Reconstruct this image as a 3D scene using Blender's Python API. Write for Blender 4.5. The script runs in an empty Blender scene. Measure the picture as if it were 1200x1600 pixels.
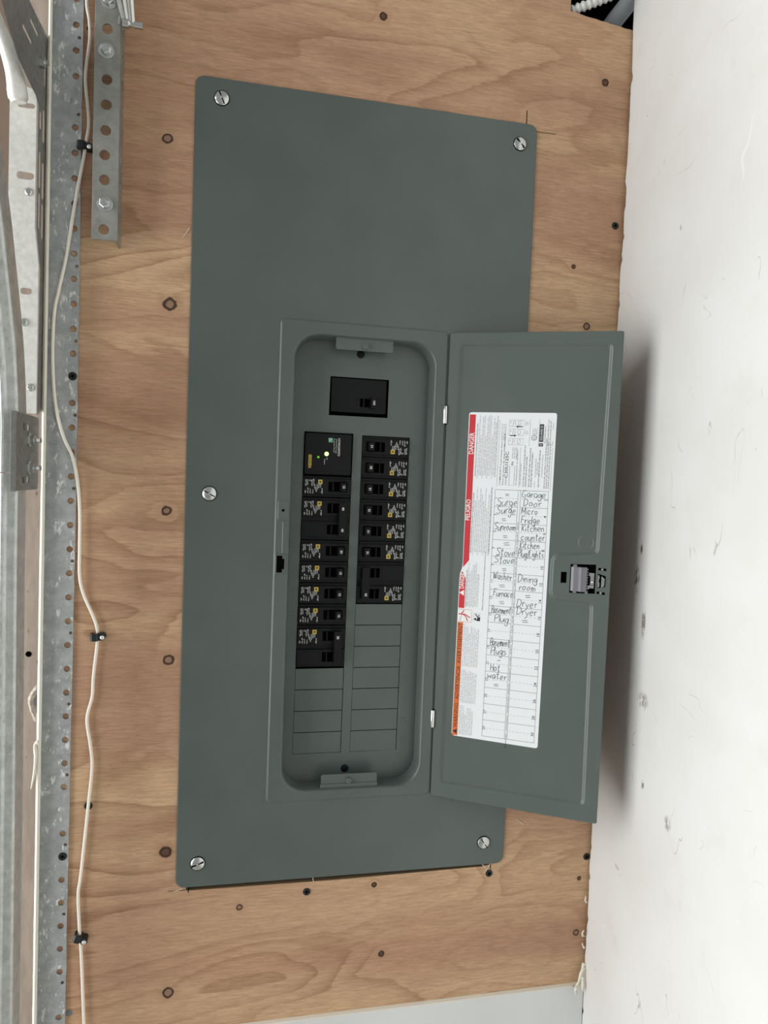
import bpy, bmesh, math, random
from mathutils import Vector, Matrix
random.seed(7)
S = 0.0254            # all modelling below is in inches, measured from the top left corner of the panel cover
H0 = 73.0             # height of that corner above the floor
D = bpy.data
SC = bpy.context.scene
C = SC.collection
PI = math.pi

# ------------------------------------------------------------------ camera
cam = D.objects.new('camera', D.cameras.new('camera')); C.objects.link(cam); SC.camera = cam
cam.data.sensor_fit = 'VERTICAL'; cam.data.sensor_height = 32.0
cam.data.lens = 32.0 * 1102.93 / 1600.0
cam.data.clip_start = 0.01
yaw, pit, rol = 0.20623471, -0.04574353, 0.03806444
f = Vector((math.sin(yaw)*math.cos(pit), math.cos(yaw)*math.cos(pit), math.sin(pit)))
r0 = Vector((math.cos(yaw), -math.sin(yaw), 0)); u0 = r0.cross(f)
r = r0*math.cos(rol) + u0*math.sin(rol); u = -r0*math.sin(rol) + u0*math.cos(rol)
cam.matrix_world = Matrix(((r.x, u.x, -f.x, 2.1638*S), (r.y, u.y, -f.y, -31.3627*S), (r.z, u.z, -f.z, (H0-16.5678)*S), (0, 0, 0, 1)))

# ------------------------------------------------------------------ world, lights, exposure
w = D.worlds.new('overcast'); SC.world = w; w.use_nodes = True
bg = w.node_tree.nodes['Background']
bg.inputs[0].default_value = (0.97, 1.0, 1.0, 1); bg.inputs[1].default_value = 0.30
SC.view_settings.view_transform = 'Standard'; SC.view_settings.look = 'None'
SC.view_settings.exposure = 0.24; SC.view_settings.gamma = 1.0; SC.view_settings.use_curve_mapping = False
# daylight: the open garage doorway beyond the jamb; then an added fill from the front left
def area(name, loc, aim, sx, sy, e, col=(.98, 1.0, 1.0)):
    al = D.lights.new(name, 'AREA'); al.shape = 'RECTANGLE'; al.size = sx*S; al.size_y = sy*S; al.energy = e; al.color = col
    o = D.objects.new(name, al); C.objects.link(o); o.location = (loc[0]*S, loc[1]*S, (H0+loc[2])*S)
    o.rotation_euler = Vector(aim).to_track_quat('-Z', 'Y').to_euler(); return o
area('doorway_daylight', (-80, 22, -24), (1.0, -.28, .0), 56, 150, 74)
area('left_front_fill', (-84, -30, -30), (1.0, .25, .02), 56, 130, 66)  # added fill to brighten plywood and panel, no known opening there

# ------------------------------------------------------------------ materials
def mat(name, col, rough=0.5, metal=0.0, spec=0.5, emit=None, es=0):
    m = D.materials.new(name); m.use_nodes = True
    b = m.node_tree.nodes['Principled BSDF']
    b.inputs['Base Color'].default_value = (*col, 1); b.inputs['Roughness'].default_value = rough
    b.inputs['Metallic'].default_value = metal; b.inputs['Specular IOR Level'].default_value = spec
    if emit: b.inputs['Emission Color'].default_value = (*emit, 1); b.inputs['Emission Strength'].default_value = es
    return m
class NT:
    """small helper to write node graphs"""
    def __init__(s, m): s.t = m.node_tree; s.b = s.t.nodes['Principled BSDF']
    def n(s, typ, **kw):
        o = s.t.nodes.new(typ)
        for k, v in kw.items(): setattr(o, k, v)
        return o
    def put(s, sock, v):
        if hasattr(v, 'is_output') or isinstance(v, bpy.types.NodeSocket): s.t.links.new(v, sock)
        else: sock.default_value = v
    def math(s, op, a, b=0.0, c=0.0, clamp=False):
        o = s.n('ShaderNodeMath', operation=op, use_clamp=clamp)
        for i, v in enumerate((a, b, c)): s.put(o.inputs[i], v)
        return o.outputs[0]
    def inch(s):
        tc = s.n('ShaderNodeTexCoord'); v = s.n('ShaderNodeVectorMath', operation='SCALE')
        s.put(v.inputs[0], tc.outputs['Object']); v.inputs['Scale'].default_value = 1/S
        return v.outputs[0]
    def scl(s, v, x, y, z, off=(0, 0, 0), rot=(0, 0, 0)):
        o = s.n('ShaderNodeMapping'); s.put(o.inputs[0], v)
        o.inputs['Scale'].default_value = (x, y, z); o.inputs['Location'].default_value = off; o.inputs['Rotation'].default_value = rot
        return o.outputs[0]
    def noise(s, v, scale=1.0, detail=2.0, rough=0.5, dist=0.0):
        o = s.n('ShaderNodeTexNoise'); s.put(o.inputs['Vector'], v)
        o.inputs['Scale'].default_value = scale; o.inputs['Detail'].default_value = detail
        o.inputs['Roughness'].default_value = rough; o.inputs['Distortion'].default_value = dist
        return o.outputs['Fac']
    def map(s, v, a, b, c=0.0, d=1.0, smooth=True):
        o = s.n('ShaderNodeMapRange'); o.interpolation_type = 'SMOOTHSTEP' if smooth else 'LINEAR'
        for i, q in enumerate((v, a, b, c, d)): s.put(o.inputs[i], q)
        return o.outputs[0]
    def mix(s, f, a, b, mode='MIX'):
        o = s.n('ShaderNodeMix', data_type='RGBA', blend_type=mode)
        s.put(o.inputs[0], f)
        for i, q in ((6, a), (7, b)):
            s.put(o.inputs[i], (*q, 1) if isinstance(q, tuple) and len(q) == 3 else q)
        return o.outputs[2]
    def bump(s, h, strength=0.3, dist=0.001):
        o = s.n('ShaderNodeBump'); o.inputs['Strength'].default_value = strength; o.inputs['Distance'].default_value = dist
        s.put(o.inputs['Height'], h); s.put(s.b.inputs['Normal'], o.outputs[0])
    def col(s, v): s.put(s.b.inputs['Base Color'], v)

KNOTS = [(-0.83,-9.53,.26,1),(-1.07,-2.75,.2,1),(-.76,-18.24,.2,1),(-.51,-24.69,.22,1),(-.45,-33.19,.24,2),(-.22,-39.59,.23,1),
         (2.79,-35.98,.13,1),(8.94,-35.43,.13,2),(9.41,-38.8,.14,2),(19.31,-38.74,.15,1),(19.33,-35.96,.1,2),(7.85,3.69,.17,2),
         (18.56,2.44,.17,2),(18.24,-8.92,.16,1),(17.4,-6.2,.1,2),(-4.2,1.2,.1,2)]
def make_plywood():
    m = mat('plywood', (.5,.3,.17), .62, 0, .3); t = NT(m); p = t.inch()
    sep = t.n('ShaderNodeSeparateXYZ'); t.put(sep.inputs[0], p)
    # knots: scaled distance to the nearest one
    dist = None
    for (x, z, rad, k) in KNOTS:
        v = t.n('ShaderNodeVectorMath', operation='DISTANCE'); t.put(v.inputs[0], t.scl(p, 1, 0, 1)); v.inputs[1].default_value = (x, 0, z)
        d = t.math('DIVIDE', v.outputs['Value'], rad)
        dist = d if dist is None else t.math('MINIMUM', dist, d)
    wob = t.noise(p, 3.5, 2); distw = t.math('ADD', dist, t.math('MULTIPLY', t.math('SUBTRACT', wob, .5), .8))
    eye = t.math('DIVIDE', 1.0, t.math('ADD', 1.0, t.math('MULTIPLY', distw, distw)))
    # rotary cut figure: contour lines of a slow height field stretched along the grain
    h = t.noise(t.scl(p, .05, .2, .15, (3.1, 0, 1.7)), 1.0, 3.5, .48, .4)
    h = t.math('ADD', h, t.math('MULTIPLY', t.math('SUBTRACT', t.noise(t.scl(p, .7, .2, 7.0, (2, 0, 5)), 1.0, 3, .6), .5), .022))
    h = t.math('ADD', h, t.math('MULTIPLY', eye, .09))
    ph = t.math('FRACT', t.math('MULTIPLY', h, 15.0))
    late = t.math('MULTIPLY', t.math('POWER', ph, 2.6), t.map(ph, 1.0, .90))                                  # slow darkening, then a sharp late-wood edge
    mask = t.map(t.noise(t.scl(p, .06, .2, .17, (9, 0, 4)), 1.0, 2), .38, .66)
    late = t.math('MULTIPLY', late, t.math('ADD', .18, t.math('MULTIPLY', mask, .72)))
    band = t.noise(t.scl(p, .025, .2, .33, (5.3, 0, 2.2)), 1.0, 3.5, .55, .2)
    base = t.mix(t.map(band, .34, .66), (.445,.262,.168), (.60,.405,.245))
    pat = t.noise(t.scl(p, .1, .2, .14, (1, 0, 8)), 1.0, 3)
    base = t.mix(t.map(pat, .45, .75, 0, .55), base, (.51,.30,.185))
    base = t.mix(late, base, (.27,.135,.068))
    fib = t.noise(t.scl(p, 1.0, 2, 15.0), 1.0, 4, .65, .3)
    base = t.mix(1.0, base, t.mix(t.map(fib, .25, .75), (.80,.775,.75), (1.13,1.12,1.11)), 'MULTIPLY')
    fine = t.noise(t.scl(p, 4.0, 6, 40.0), 1.0, 2, .6)
    base = t.mix(1.0, base, t.mix(fine, (.82,.81,.80), (1.17,1.17,1.17)), 'MULTIPLY')
    po = t.map(t.noise(t.scl(p, 1.5, 3, 24.0, (7, 0, 1)), 1.0, 2, .6), .60, .70)
    base = t.mix(t.math('MULTIPLY', po, .32), base, (.20,.10,.055))
    fl = t.map(t.noise(t.scl(p, 1.6, 3, 9.0, (4, 0, 4)), 1.0, 3, .6), .70, .76)
    base = t.mix(t.math('MULTIPLY', fl, .55), base, (.16,.075,.04))
    lt = t.map(t.noise(t.scl(p, 2.2, 3, 5.0, (14, 0, 3)), 1.0, 3, .6), .70, .78)
    base = t.mix(t.math('MULTIPLY', lt, .4), base, (.62,.45,.28))
    halo = t.math('MULTIPLY', t.map(distw, 1.2, 3.0, 1, 0), t.map(distw, .9, 1.5))
    base = t.mix(t.math('MULTIPLY', halo, .3), base, (.40,.235,.125))
    base = t.mix(t.map(distw, .85, .72, 0, .9, False), base, (.27,.155,.10))
    d2 = None
    for (x, z, rad, k) in KNOTS:
        if k != 2: continue
        v = t.n('ShaderNodeVectorMath', operation='DISTANCE'); t.put(v.inputs[0], t.scl(p, 1, 0, 1)); v.inputs[1].default_value = (x, 0, z)
        d = t.math('DIVIDE', v.outputs['Value'], rad); d2 = d if d2 is None else t.math('MINIMUM', d2, d)
    base = t.mix(t.map(d2, 1.0, .75, 0, .9, False), base, (.10,.042,.028))
    ring = t.math('MULTIPLY', t.map(distw, .50, .74), t.map(distw, .98, 1.2, 1, 0))
    base = t.mix(t.math('MULTIPLY', ring, .93), base, (.035,.016,.01))
    t.col(base); t.bump(t.math('ADD', fib, t.math('MULTIPLY', fine, .6)), .28, .0006)
    return m
def make_drywall(name='painted_drywall', base=(.655,.65,.632), marks=True):
    m = mat(name, base, .55, 0, .35); t = NT(m); p = t.inch()
    c = t.mix(t.map(t.noise(p, .22, 3), .35, .7), base, (base[0]*.95, base[1]*.94, base[2]*.925))
    c = t.mix(t.map(t.noise(p, .5, 3, .6), .55, .8, 0, .5), c, (base[0]*.90,base[1]*.885,base[2]*.82))
    if marks:
        for k, (sx, sy, rot, thr, colr, amt) in enumerate(((.33,.13,.35,.0028,(.33,.31,.28),.75),(.2,.4,-.5,.0022,(.30,.28,.27),.7),(.16,.10,.9,.004,(.82,.82,.80),.4),(.5,.2,-1.1,.003,(.25,.23,.21),.65))):
            q = t.scl(p, 1, sx, sy, (k*3.3, k*7.1, k*2.9), (rot, 0, 0))
            n = t.noise(q, 1.0, 3, .45)
            line = t.map(t.math('ABSOLUTE', t.math('SUBTRACT', n, .5)), 0, thr, 1, 0)
            msk = t.map(t.noise(t.scl(p, 1, .5, .35, (0, k*11, k*5)), 1.0, 2), .61, .68)
            c = t.mix(t.math('MULTIPLY', t.math('MULTIPLY', line, msk), amt), c, colr)
        sp = t.map(t.noise(t.scl(p, 1, 2.2, 1.5, (0, 3, 8)), 1.0, 3, .65), .735, .77)
        c = t.mix(t.math('MULTIPLY', sp, .65), c, (.27,.25,.22))
        # scuffs beside the door edge and near the lower corner
        for (yy, zz, ry, rz, colr) in ((-2.9,-20.6,.28,.75,(.13,.085,.065)),(-3.15,-19.2,.12,.3,(.10,.06,.045)),(-3.6,-22.4,.22,.9,(.22,.19,.16)),(-3.9,-25.8,.5,.5,(.3,.28,.26)),(-6.1,-30.2,.3,.4,(.3,.28,.25)),(-4.2,-29.4,.18,.25,(.2,.19,.18)),(-7.3,-14.1,.12,.3,(.3,.3,.27))):
            q = t.scl(p, 1, 1/ry, 1/rz, (0, -yy/ry, -zz/rz))
            v = t.n('ShaderNodeVectorMath', operation='LENGTH'); t.put(v.inputs[0], t.scl(q, 0, 1, 1))
            msk = t.math('MULTIPLY', t.map(v.outputs['Value'], .3, 1.0, 1, 0), t.map(t.noise(t.scl(p, 1, 4, 2.4, (0, yy, 0), (.4, 0, 0)), 1.0, 4, .7), .42, .53))
            c = t.mix(t.math('MULTIPLY', msk, .95), c, colr)
    t.col(c); t.bump(t.noise(p, 1.3, 4, .6), .22, .0016)
    return m
def make_galv(name, a, b, rough=.42, metal=.75, paint=0.0, scale=2.2, edge=None):
    m = mat(name, a, rough, metal, .5); t = NT(m); p = t.inch()
    c = t.mix(t.map(t.noise(p, scale, 4, .6), .3, .7), a, b)
    c = t.mix(t.map(t.noise(p, 16, 2), .56, .72, 0, .5), c, (b[0]*1.12, b[1]*1.12, b[2]*1.1))
    c = t.mix(t.map(t.noise(t.scl(p, 9, 9, 3, (5, 5, 5)), 1.0, 3, .7), .62, .74, 0, .5), c, (a[0]*.55, a[1]*.54, a[2]*.52))
    if paint:
        sep = t.n('ShaderNodeSeparateXYZ'); t.put(sep.inputs[0], p)
        lo = t.map(sep.outputs[2], -6, -26, 0.015, .15)
        near = t.map(t.math('ABSOLUTE', t.math('SUBTRACT', sep.outputs[0], edge)), 0, .34, .07, -.02)
        n1 = t.math('ADD', t.math('ADD', t.noise(t.scl(p, 4.5, 4, 1.9), 1.0, 5, .72), lo), near)
        msk = t.map(n1, .57, .63)
        c = t.mix(t.math('MULTIPLY', msk, .85), c, (.74,.74,.70))
        t.put(t.b.inputs['Metallic'], t.math('SUBTRACT', metal, t.math('MULTIPLY', msk, metal)))
    t.col(c); t.put(t.b.inputs['Roughness'], t.map(t.noise(p, 4, 3), .3, .7, rough-.08, rough+.12))
    t.bump(t.noise(p, 9, 3), .12, .0004)
    return m
def make_paint():
    m = mat('grey_enamel', (.095,.114,.104), .34, 0, .5); t = NT(m); p = t.inch()
    c = t.mix(t.map(t.noise(p, .35, 2), .35, .65), (.088,.107,.098), (.096,.115,.105))
    t.col(c); t.put(t.b.inputs['Roughness'], t.map(t.noise(p, .8, 3), .3, .7, .30, .38)); t.bump(t.noise(p, 11, 2), .05, .0003)
    return m
def make_stained():
    m = make_galv('stained_bright_zinc', (.80,.79,.74), (.70,.69,.64), .5, .35, scale=5); return m
M = dict(
    ply=make_plywood(), wall=make_drywall(), board=make_drywall('lower_board_paint', (.70,.71,.70), False), paint=make_paint(),
    rawedge=mat('raw_paper_edge', (.76,.70,.60), .8), plyedge=mat('plywood_cut_edge', (.30,.20,.11), .8),
    dark=mat('cavity_shade', (.003,.0028,.0026), .95, 0, 0), studwood=mat('framing_lumber', (.16,.10,.06), .8),  # near-black colour stands in for the shade inside holes and cavities
    galv=make_galv('galvanised_steel', (.48,.49,.47), (.60,.61,.59)),
    angle=make_galv('painted_over_angle', (.36,.372,.372), (.47,.48,.478), .45, .45, .5, 2.5, -4.55),
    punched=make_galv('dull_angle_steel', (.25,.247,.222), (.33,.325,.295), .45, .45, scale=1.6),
    bright=make_stained(), shadesteel=make_galv('shadowed_bracket_steel', (.17,.17,.158), (.22,.22,.207), .40, .35),  # steel facing away from the doorway, its shade put into a darker colour
    zinc=mat('zinc_screw', (.60,.61,.59), .27, 1.0), chrome=mat('chrome_pin', (.92,.92,.90), .12, 1.0),
    blk=mat('black_breaker_plastic', (.0055,.0068,.0064), .45, 0, .2), blk2=mat('black_toggle_plastic', (.0045,.005,.005), .45, 0, .2),
    blkclip=mat('black_clip_plastic', (.012,.013,.014), .4), screwblk=mat('black_phosphate_screw', (.018,.018,.018), .5, .3),
    cable=mat('cream_white_cable', (.88,.82,.72), .45), nail=mat('nail_head', (.85,.85,.83), .3, .6),
    label=mat('white_label_stock', (.78,.80,.81), .35), red=mat('label_red', (.55,.030,.040), .4), orange=mat('label_orange', (.62,.145,.035), .4),
    ink=mat('printed_black', (.016,.016,.017), .5), grey=mat('printed_fine_black', (.05,.05,.052), .6), pen=mat('pen_ink', (.045,.045,.06), .6),
    white=mat('printed_white', (.80,.80,.78), .5), dimw=mat('printed_dim_white', (.62,.62,.60), .6), yel=mat('printed_yellow', (.52,.37,.06), .5), green=mat('printed_green', (.10,.36,.22), .5),
    led=mat('green_lamp_lit', (.3,.9,.1), .3, emit=(.5,1,.12), es=5.5), led2=mat('green_lamp_dim', (.1,.4,.03), .3, emit=(.16,.5,.02), es=.55),
    cream=mat('cream_paint_edge', (.80,.76,.64), .6), jamb=NT and mat('beige_jamb_paint', (.40,.315,.255), .7), latchp=mat('grey_latch_plastic', (.17,.165,.18), .38),
    flex=mat('white_flex_jacket', (.62,.62,.60), .5), pvc=mat('grey_pvc', (.33,.35,.37), .45), conc=mat('concrete', (.36,.35,.33), .85),
    splotch=make_galv('splashed_paint', (.38,.31,.25), (.62,.57,.48), .7, 0, scale=6),
    oldwood=mat('old_brown_lumber', (.23,.165,.125), .8),
    resin=mat('dried_resin', (.45,.33,.13), .4),
)
def jamb_nodes():
    t = NT(M['jamb']); p = t.inch()
    c = t.mix(t.map(t.noise(t.scl(p, 3, 3, .6), 1.0, 4, .6), .3, .7), (.36,.285,.235), (.45,.36,.295))
    c = t.mix(t.map(t.noise(t.scl(p, 4, 4, 2), 1.0, 3, .6), .68, .74, 0, .6), c, (.10,.075,.06))
    t.col(c); t.bump(t.noise(t.scl(p, 6, 6, 1), 1.0, 3), .2, .001)
jamb_nodes()
def bright_stain():
    t = NT(M['bright']); p = t.inch(); old = t.b.inputs['Base Color'].links[0].from_socket
    c = old
    for (x, z, rx, rz) in ((-6.3,-4.35,.10,.7), (-6.27,-7.3,.11,1.05)):
        v = t.n('ShaderNodeVectorMath', operation='LENGTH'); t.put(v.inputs[0], t.scl(p, 1/rx, 0, 1/rz, (-x/rx, 0, -z/rz)))
        c = t.mix(t.map(v.outputs['Value'], .8, 1.0, .8, 0), c, (.50,.38,.17))
    t.col(c)
bright_stain()

# ------------------------------------------------------------------ mesh helpers (inches)
ORG = {}
def link(o, parent=None, o_in=(0, 0, 0), rot=(0, 0, 0)):
    C.objects.link(o)
    if parent is not None:
        o.parent = parent; b = Vector(o_in) - Vector(ORG[parent.name]); o.location = b*S
    else:
        o.location = Vector((o_in[0], o_in[1], o_in[2]+H0))*S
    o.rotation_euler = rot; ORG[o.name] = tuple(o_in)
    return o
def obj(name, bm, m, parent=None, o=None, smooth=False, bevel=0, rot=(0, 0, 0), local=False, recalc=True, ang=38):
    """bm in inches; o = origin. local=True: vertices already relative to o"""
    if recalc: bmesh.ops.recalc_face_normals(bm, faces=bm.faces)
    if o is None:
        if parent is not None: o = ORG[parent.name]
        else: o = (0, 0, 0)
    me = D.meshes.new(name)
    T = Matrix.Scale(S, 4) @ (Matrix.Identity(4) if local else Matrix.Translation(-Vector(o)))
    bm.transform(T); bm.to_mesh(me); bm.free()
    for k in (m if isinstance(m, (list, tuple)) else [m]): me.materials.append(k)
    if smooth:
        me.polygons.foreach_set('use_smooth', [True]*len(me.polygons))
        try: me.set_sharp_from_angle(angle=math.radians(ang))
        except Exception: pass
    ob = D.objects.new(name, me); link(ob, parent, o, rot)
    if bevel:
        b = ob.modifiers.new('bevel', 'BEVEL'); b.width = bevel*S; b.segments = 2; b.limit_method = 'ANGLE'; b.angle_limit = math.radians(40)
    return ob
def empty(name, o, label, cat, group=None, rot=(0, 0, 0)):
    e = D.objects.new(name, None); e.empty_display_size = .02; link(e, None, o, rot); tag(e, label, cat, group); return e
def tag(o, label=None, cat=None, group=None, kind=None):
    if label: o['label'] = label
    if cat: o['category'] = cat
    if group: o['group'] = group
    if kind: o['kind'] = kind
    return o
def B(): return bmesh.new()
def box(bm, x0, x1, y0, y1, z0, z1, mi=0):
    v = [bm.verts.new((x, y, z)) for x in (x0, x1) for y in (y0, y1) for z in (z0, z1)]
    for a in ((0,1,3,2),(4,6,7,5),(0,4,5,1),(2,3,7,6),(0,2,6,4),(1,5,7,3)):
        fc = bm.faces.new([v[i] for i in a]); fc.material_index = mi
    return bm
def quad(bm, pts, mi=0):
    fc = bm.faces.new([bm.verts.new(p) for p in pts]); fc.material_index = mi; return fc
def rect(bm, x0, x1, z0, z1, y, mi=0): return quad(bm, ((x0,y,z0),(x1,y,z0),(x1,y,z1),(x0,y,z1)), mi)
def rrect(x0, x1, z0, z1, rad, n=6):
    pts = []
    for cx, cz, a in ((x1-rad, z1-rad, 0), (x0+rad, z1-rad, PI/2), (x0+rad, z0+rad, PI), (x1-rad, z0+rad, 1.5*PI)):
        for k in range(n+1): t = a + PI/2*k/n; pts.append((cx+rad*math.cos(t), cz+rad*math.sin(t)))
    return pts
def circ(cx, cz, rad, n=12, ph=0): return [(cx+rad*math.cos(2*PI*k/n+ph), cz+rad*math.sin(2*PI*k/n+ph)) for k in range(n)]
def loft(bm, loops, close=False):
    vs = [[bm.verts.new(p) for p in L] for L in loops]
    for a, b in zip(vs, vs[1:]):
        for i in range(len(a)): bm.faces.new((a[i], a[(i+1) % len(a)], b[(i+1) % len(b)], b[i]))
    return vs
def plate(bm, outer, holes, y0, y1, mp=None, back=True, mi=0):
    """flat sheet in x-z with holes; y0 = front, y1 = back; mp maps (x, y, z)"""
    mp = mp or (lambda x, y, z: (x, y, z))
    loops = [outer] + list(holes); rings = []
    for y in ((y0, y1) if back else (y0,)):
        ed = []; rr = []
        for L in loops:
            v = [bm.verts.new(mp(x, y, z)) for x, z in L]; rr.append(v)
            ed += [bm.edges.new((v[i], v[(i+1) % len(v)])) for i in range(len(v))]
        rings.append(rr); bmesh.ops.triangle_fill(bm, use_beauty=True, use_dissolve=False, edges=ed)
    if not back:
        rings.append([[bm.verts.new(mp(x, y1, z)) for x, z in L] for L in loops])
    for ra, rb in zip(rings[0], rings[1]):
        for i in range(len(ra)): bm.faces.new((ra[i], ra[(i+1) % len(ra)], rb[(i+1) % len(rb)], rb[i]))
    return rings
def fill(bm, loop, holes=(), y=0, mi=0):
    ed = []
    for L in [loop]+list(holes):
        v = [bm.verts.new((x, y, z)) for x, z in L]; ed += [bm.edges.new((v[i], v[(i+1) % len(v)])) for i in range(len(v))]
    g = bmesh.ops.triangle_fill(bm, use_beauty=True, edges=ed)
    for e in g['geom']:
        if isinstance(e, bmesh.types.BMFace): e.material_index = mi
def lathe(bm, prof, o, ax='y', n=20, mi=0):
    """prof: (radius, along axis)"""
    o = Vector(o)
    def P(rad, h, t):
        c, s = rad*math.cos(t), rad*math.sin(t)
        return o + (Vector((c, h, s)) if ax == 'y' else Vector((h, c, s)) if ax == 'x' else Vector((c, s, h)))
    rings = []
    for rad, h in prof:
        rings.append([bm.verts.new(P(rad, h, 2*PI*k/n)) for k in range(n)] if rad > 1e-6 else [bm.verts.new(P(0, h, 0))])
    for a, b in zip(rings, rings[1:]):
        for i in range(n):
            j = (i+1) % n
            if len(a) == 1 and len(b) == 1: continue
            if len(a) == 1: fc = bm.faces.new((a[0], b[i], b[j]))
            elif len(b) == 1: fc = bm.faces.new((a[i], b[0], a[j]))
            else: fc = bm.faces.new((a[i], a[j], b[j], b[i]))
            fc.material_index = mi
    return bm
def spline(pts, n=6):
    P = [Vector(p) for p in pts]; P = [2*P[0]-P[1]] + P + [2*P[-1]-P[-2]]; out = []
    for i in range(1, len(P)-2):
        a, b, c, d = P[i-1:i+3]
        for k in range(n):
            t = k/n; out.append(.5*((2*b)+(c-a)*t+(2*a-5*b+4*c-d)*t*t+(3*b-a-3*c+d)*t**3))
    out.append(P[-2]); return out
def tube(bm, pts, rad, n=10, cap=True):
    P = [Vector(p) for p in pts]; R = rad if isinstance(rad, (list, tuple)) else [rad]*len(P)
    t0 = (P[1]-P[0]).normalized(); up = Vector((0, 1, 0)) if abs(t0.y) < .9 else Vector((1, 0, 0)); rings = []
    nx = t0.cross(up).normalized()
    for i, p in enumerate(P):
        t = ((P[min(i+1, len(P)-1)]-P[max(i-1, 0)])).normalized()
        nx = (nx - t*nx.dot(t)).normalized(); ny = t.cross(nx)
        rings.append([bm.verts.new(p + (nx*math.cos(2*PI*k/n)+ny*math.sin(2*PI*k/n))*R[i]) for k in range(n)])
    for a, b in zip(rings, rings[1:]):
        for i in range(n): bm.faces.new((a[i], a[(i+1) % n], b[(i+1) % n], b[i]))
    if cap: bm.faces.new(rings[0]); bm.faces.new(rings[-1])
    return bm
def prism(bm, poly, a0, a1, mp, mi=0):
    """extrude polygon (p, q) from a0 to a1 through mp(p, q, a)"""
    r0 = [bm.verts.new(mp(p, q, a0)) for p, q in poly]; r1 = [bm.verts.new(mp(p, q, a1)) for p, q in poly]
    for i in range(len(poly)): bm.faces.new((r0[i], r0[(i+1) % len(poly)], r1[(i+1) % len(poly)], r1[i])).material_index = mi
    bm.faces.new(r0).material_index = mi; bm.faces.new(r1).material_index = mi
    return bm
_tc = {}
def text(bm, s, size, org, rd=(1, 0, 0), ud=(0, 0, 1), bold=0.0, fit=None, mi=0, align='L', kern=1.0):
    """letters as flat faces; rd reading direction, ud up direction; fit = total length"""
    key = (s, bold, kern)
    if key not in _tc:
        cu = D.curves.new('t', 'FONT'); cu.body = s; cu.size = 1; cu.resolution_u = 2; cu.offset = bold; cu.space_character = kern
        ob = D.objects.new('t', cu); C.objects.link(ob); dg = bpy.context.evaluated_depsgraph_get()
        me = D.meshes.new_from_object(ob.evaluated_get(dg))
        _tc[key] = ([v.co.copy() for v in me.vertices], [tuple(q.vertices) for q in me.polygons])
        D.objects.remove(ob); D.curves.remove(cu); D.meshes.remove(me)
    vs, fs = _tc[key]
    if not vs: return
    x0 = min(v.x for v in vs); x1 = max(v.x for v in vs)
    kx = (fit/(x1-x0)) if fit else size
    ox = x0 if align == 'L' else (x0+x1)/2 if align == 'C' else x1
    rd, ud, org = Vector(rd), Vector(ud), Vector(org)
    nv = [bm.verts.new(org + rd*((v.x-ox)*kx) + ud*(v.y*size)) for v in vs]
    for q in fs:
        try: bm.faces.new([nv[i] for i in q]).material_index = mi
        except ValueError: pass
def ribbon(bm, pts, wd, y, mi=0):
    P = [Vector((p[0], p[1])) for p in pts]
    if len(P) < 2: return
    L = []
    for i, p in enumerate(P):
        d = (P[min(i+1, len(P)-1)]-P[max(i-1, 0)])
        d = d.normalized() if d.length > 1e-9 else Vector((1, 0)); n = Vector((-d.y, d.x))*wd/2
        L.append((bm.verts.new((p.x+n.x, y, p.y+n.y)), bm.verts.new((p.x-n.x, y, p.y-n.y))))
    for a, b in zip(L, L[1:]): bm.faces.new((a[0], a[1], b[1], b[0])).material_index = mi
def copy_tree(o, loc, rot=None):
    c = o.copy(); C.objects.link(c); c.location = loc
    if rot is not None: c.rotation_euler = rot
    for ch in list(o.children):
        d = ch.copy(); C.objects.link(d); d.parent = c
        for g in list(ch.children):
            e = g.copy(); C.objects.link(e); e.parent = d
    return c
def child_copy(o, o_in, parent, rot=None):
    c = o.copy(); C.objects.link(c); c.parent = parent; c.location = (Vector(o_in)-Vector(ORG[parent.name]))*S; ORG[c.name] = tuple(o_in)
    if rot is not None: c.rotation_euler = rot
    return c

# ------------------------------------------------------------------ setting
fl = B(); box(fl, -110, 20.4, -140, 60, -H0-4, -H0); tag(obj('floor', fl, M['conc']), 'grey concrete garage floor', kind='structure')
# plywood sheet with the panel cut-out, over-run saw kerfs and the notch at the top
hole = [(-.33,-34.99),(.45,-35.0),(.52,-35.0),(.53,-35.12),(.57,-35.12),(.57,-35.02),(7,-35.06),(14.2,-34.97),(14.60,-34.90),(14.62,-35.16),(14.66,-35.16),(14.66,-.28),(16.2,-.27),(16.2,-.24),(14.76,-.24),
        (14.75,.62),(14.70,.62),(14.70,-.24),(.45,-.24),(.45,-34.96),(-.33,-34.965)]
xr = [16.63 + k*(20.2-16.63)/14 for k in range(15)]
outer = [(-5.58,-41.6),(20.2,-41.6)] + [(x, 5.38-.40*(x-16.63)/3.57+random.uniform(-.02,.03)) for x in reversed(xr)] + [(16.62,12),(-5.58,12)]
pb = B(); plate(pb, outer, [hole], 0, .6)
for fc in pb.faces:
    if fc.calc_center_median().y > .001: fc.material_index = 1
wb = obj('wall_back', pb, [M['ply'], M['plyedge']]); tag(wb, 'plywood sheathing around the panel', kind='structure')
fb = B(); box(fb, -5.4, 24, 4.2, 4.6, -H0, 13); wo = obj('wall_outer', fb, M['dark']); tag(wo, kind='structure')
fb = B(); box(fb, -5.5, -.6, .62, 4.15, -42, 12); box(fb, 16.0, 16.6, .62, 4.15, -42, 12); box(fb, -.6, 24, .62, 4.15, 9.5, 12)
tag(obj('trim_1', fb, M['studwood']), 'dark framing behind the plywood', kind='structure')
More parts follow.
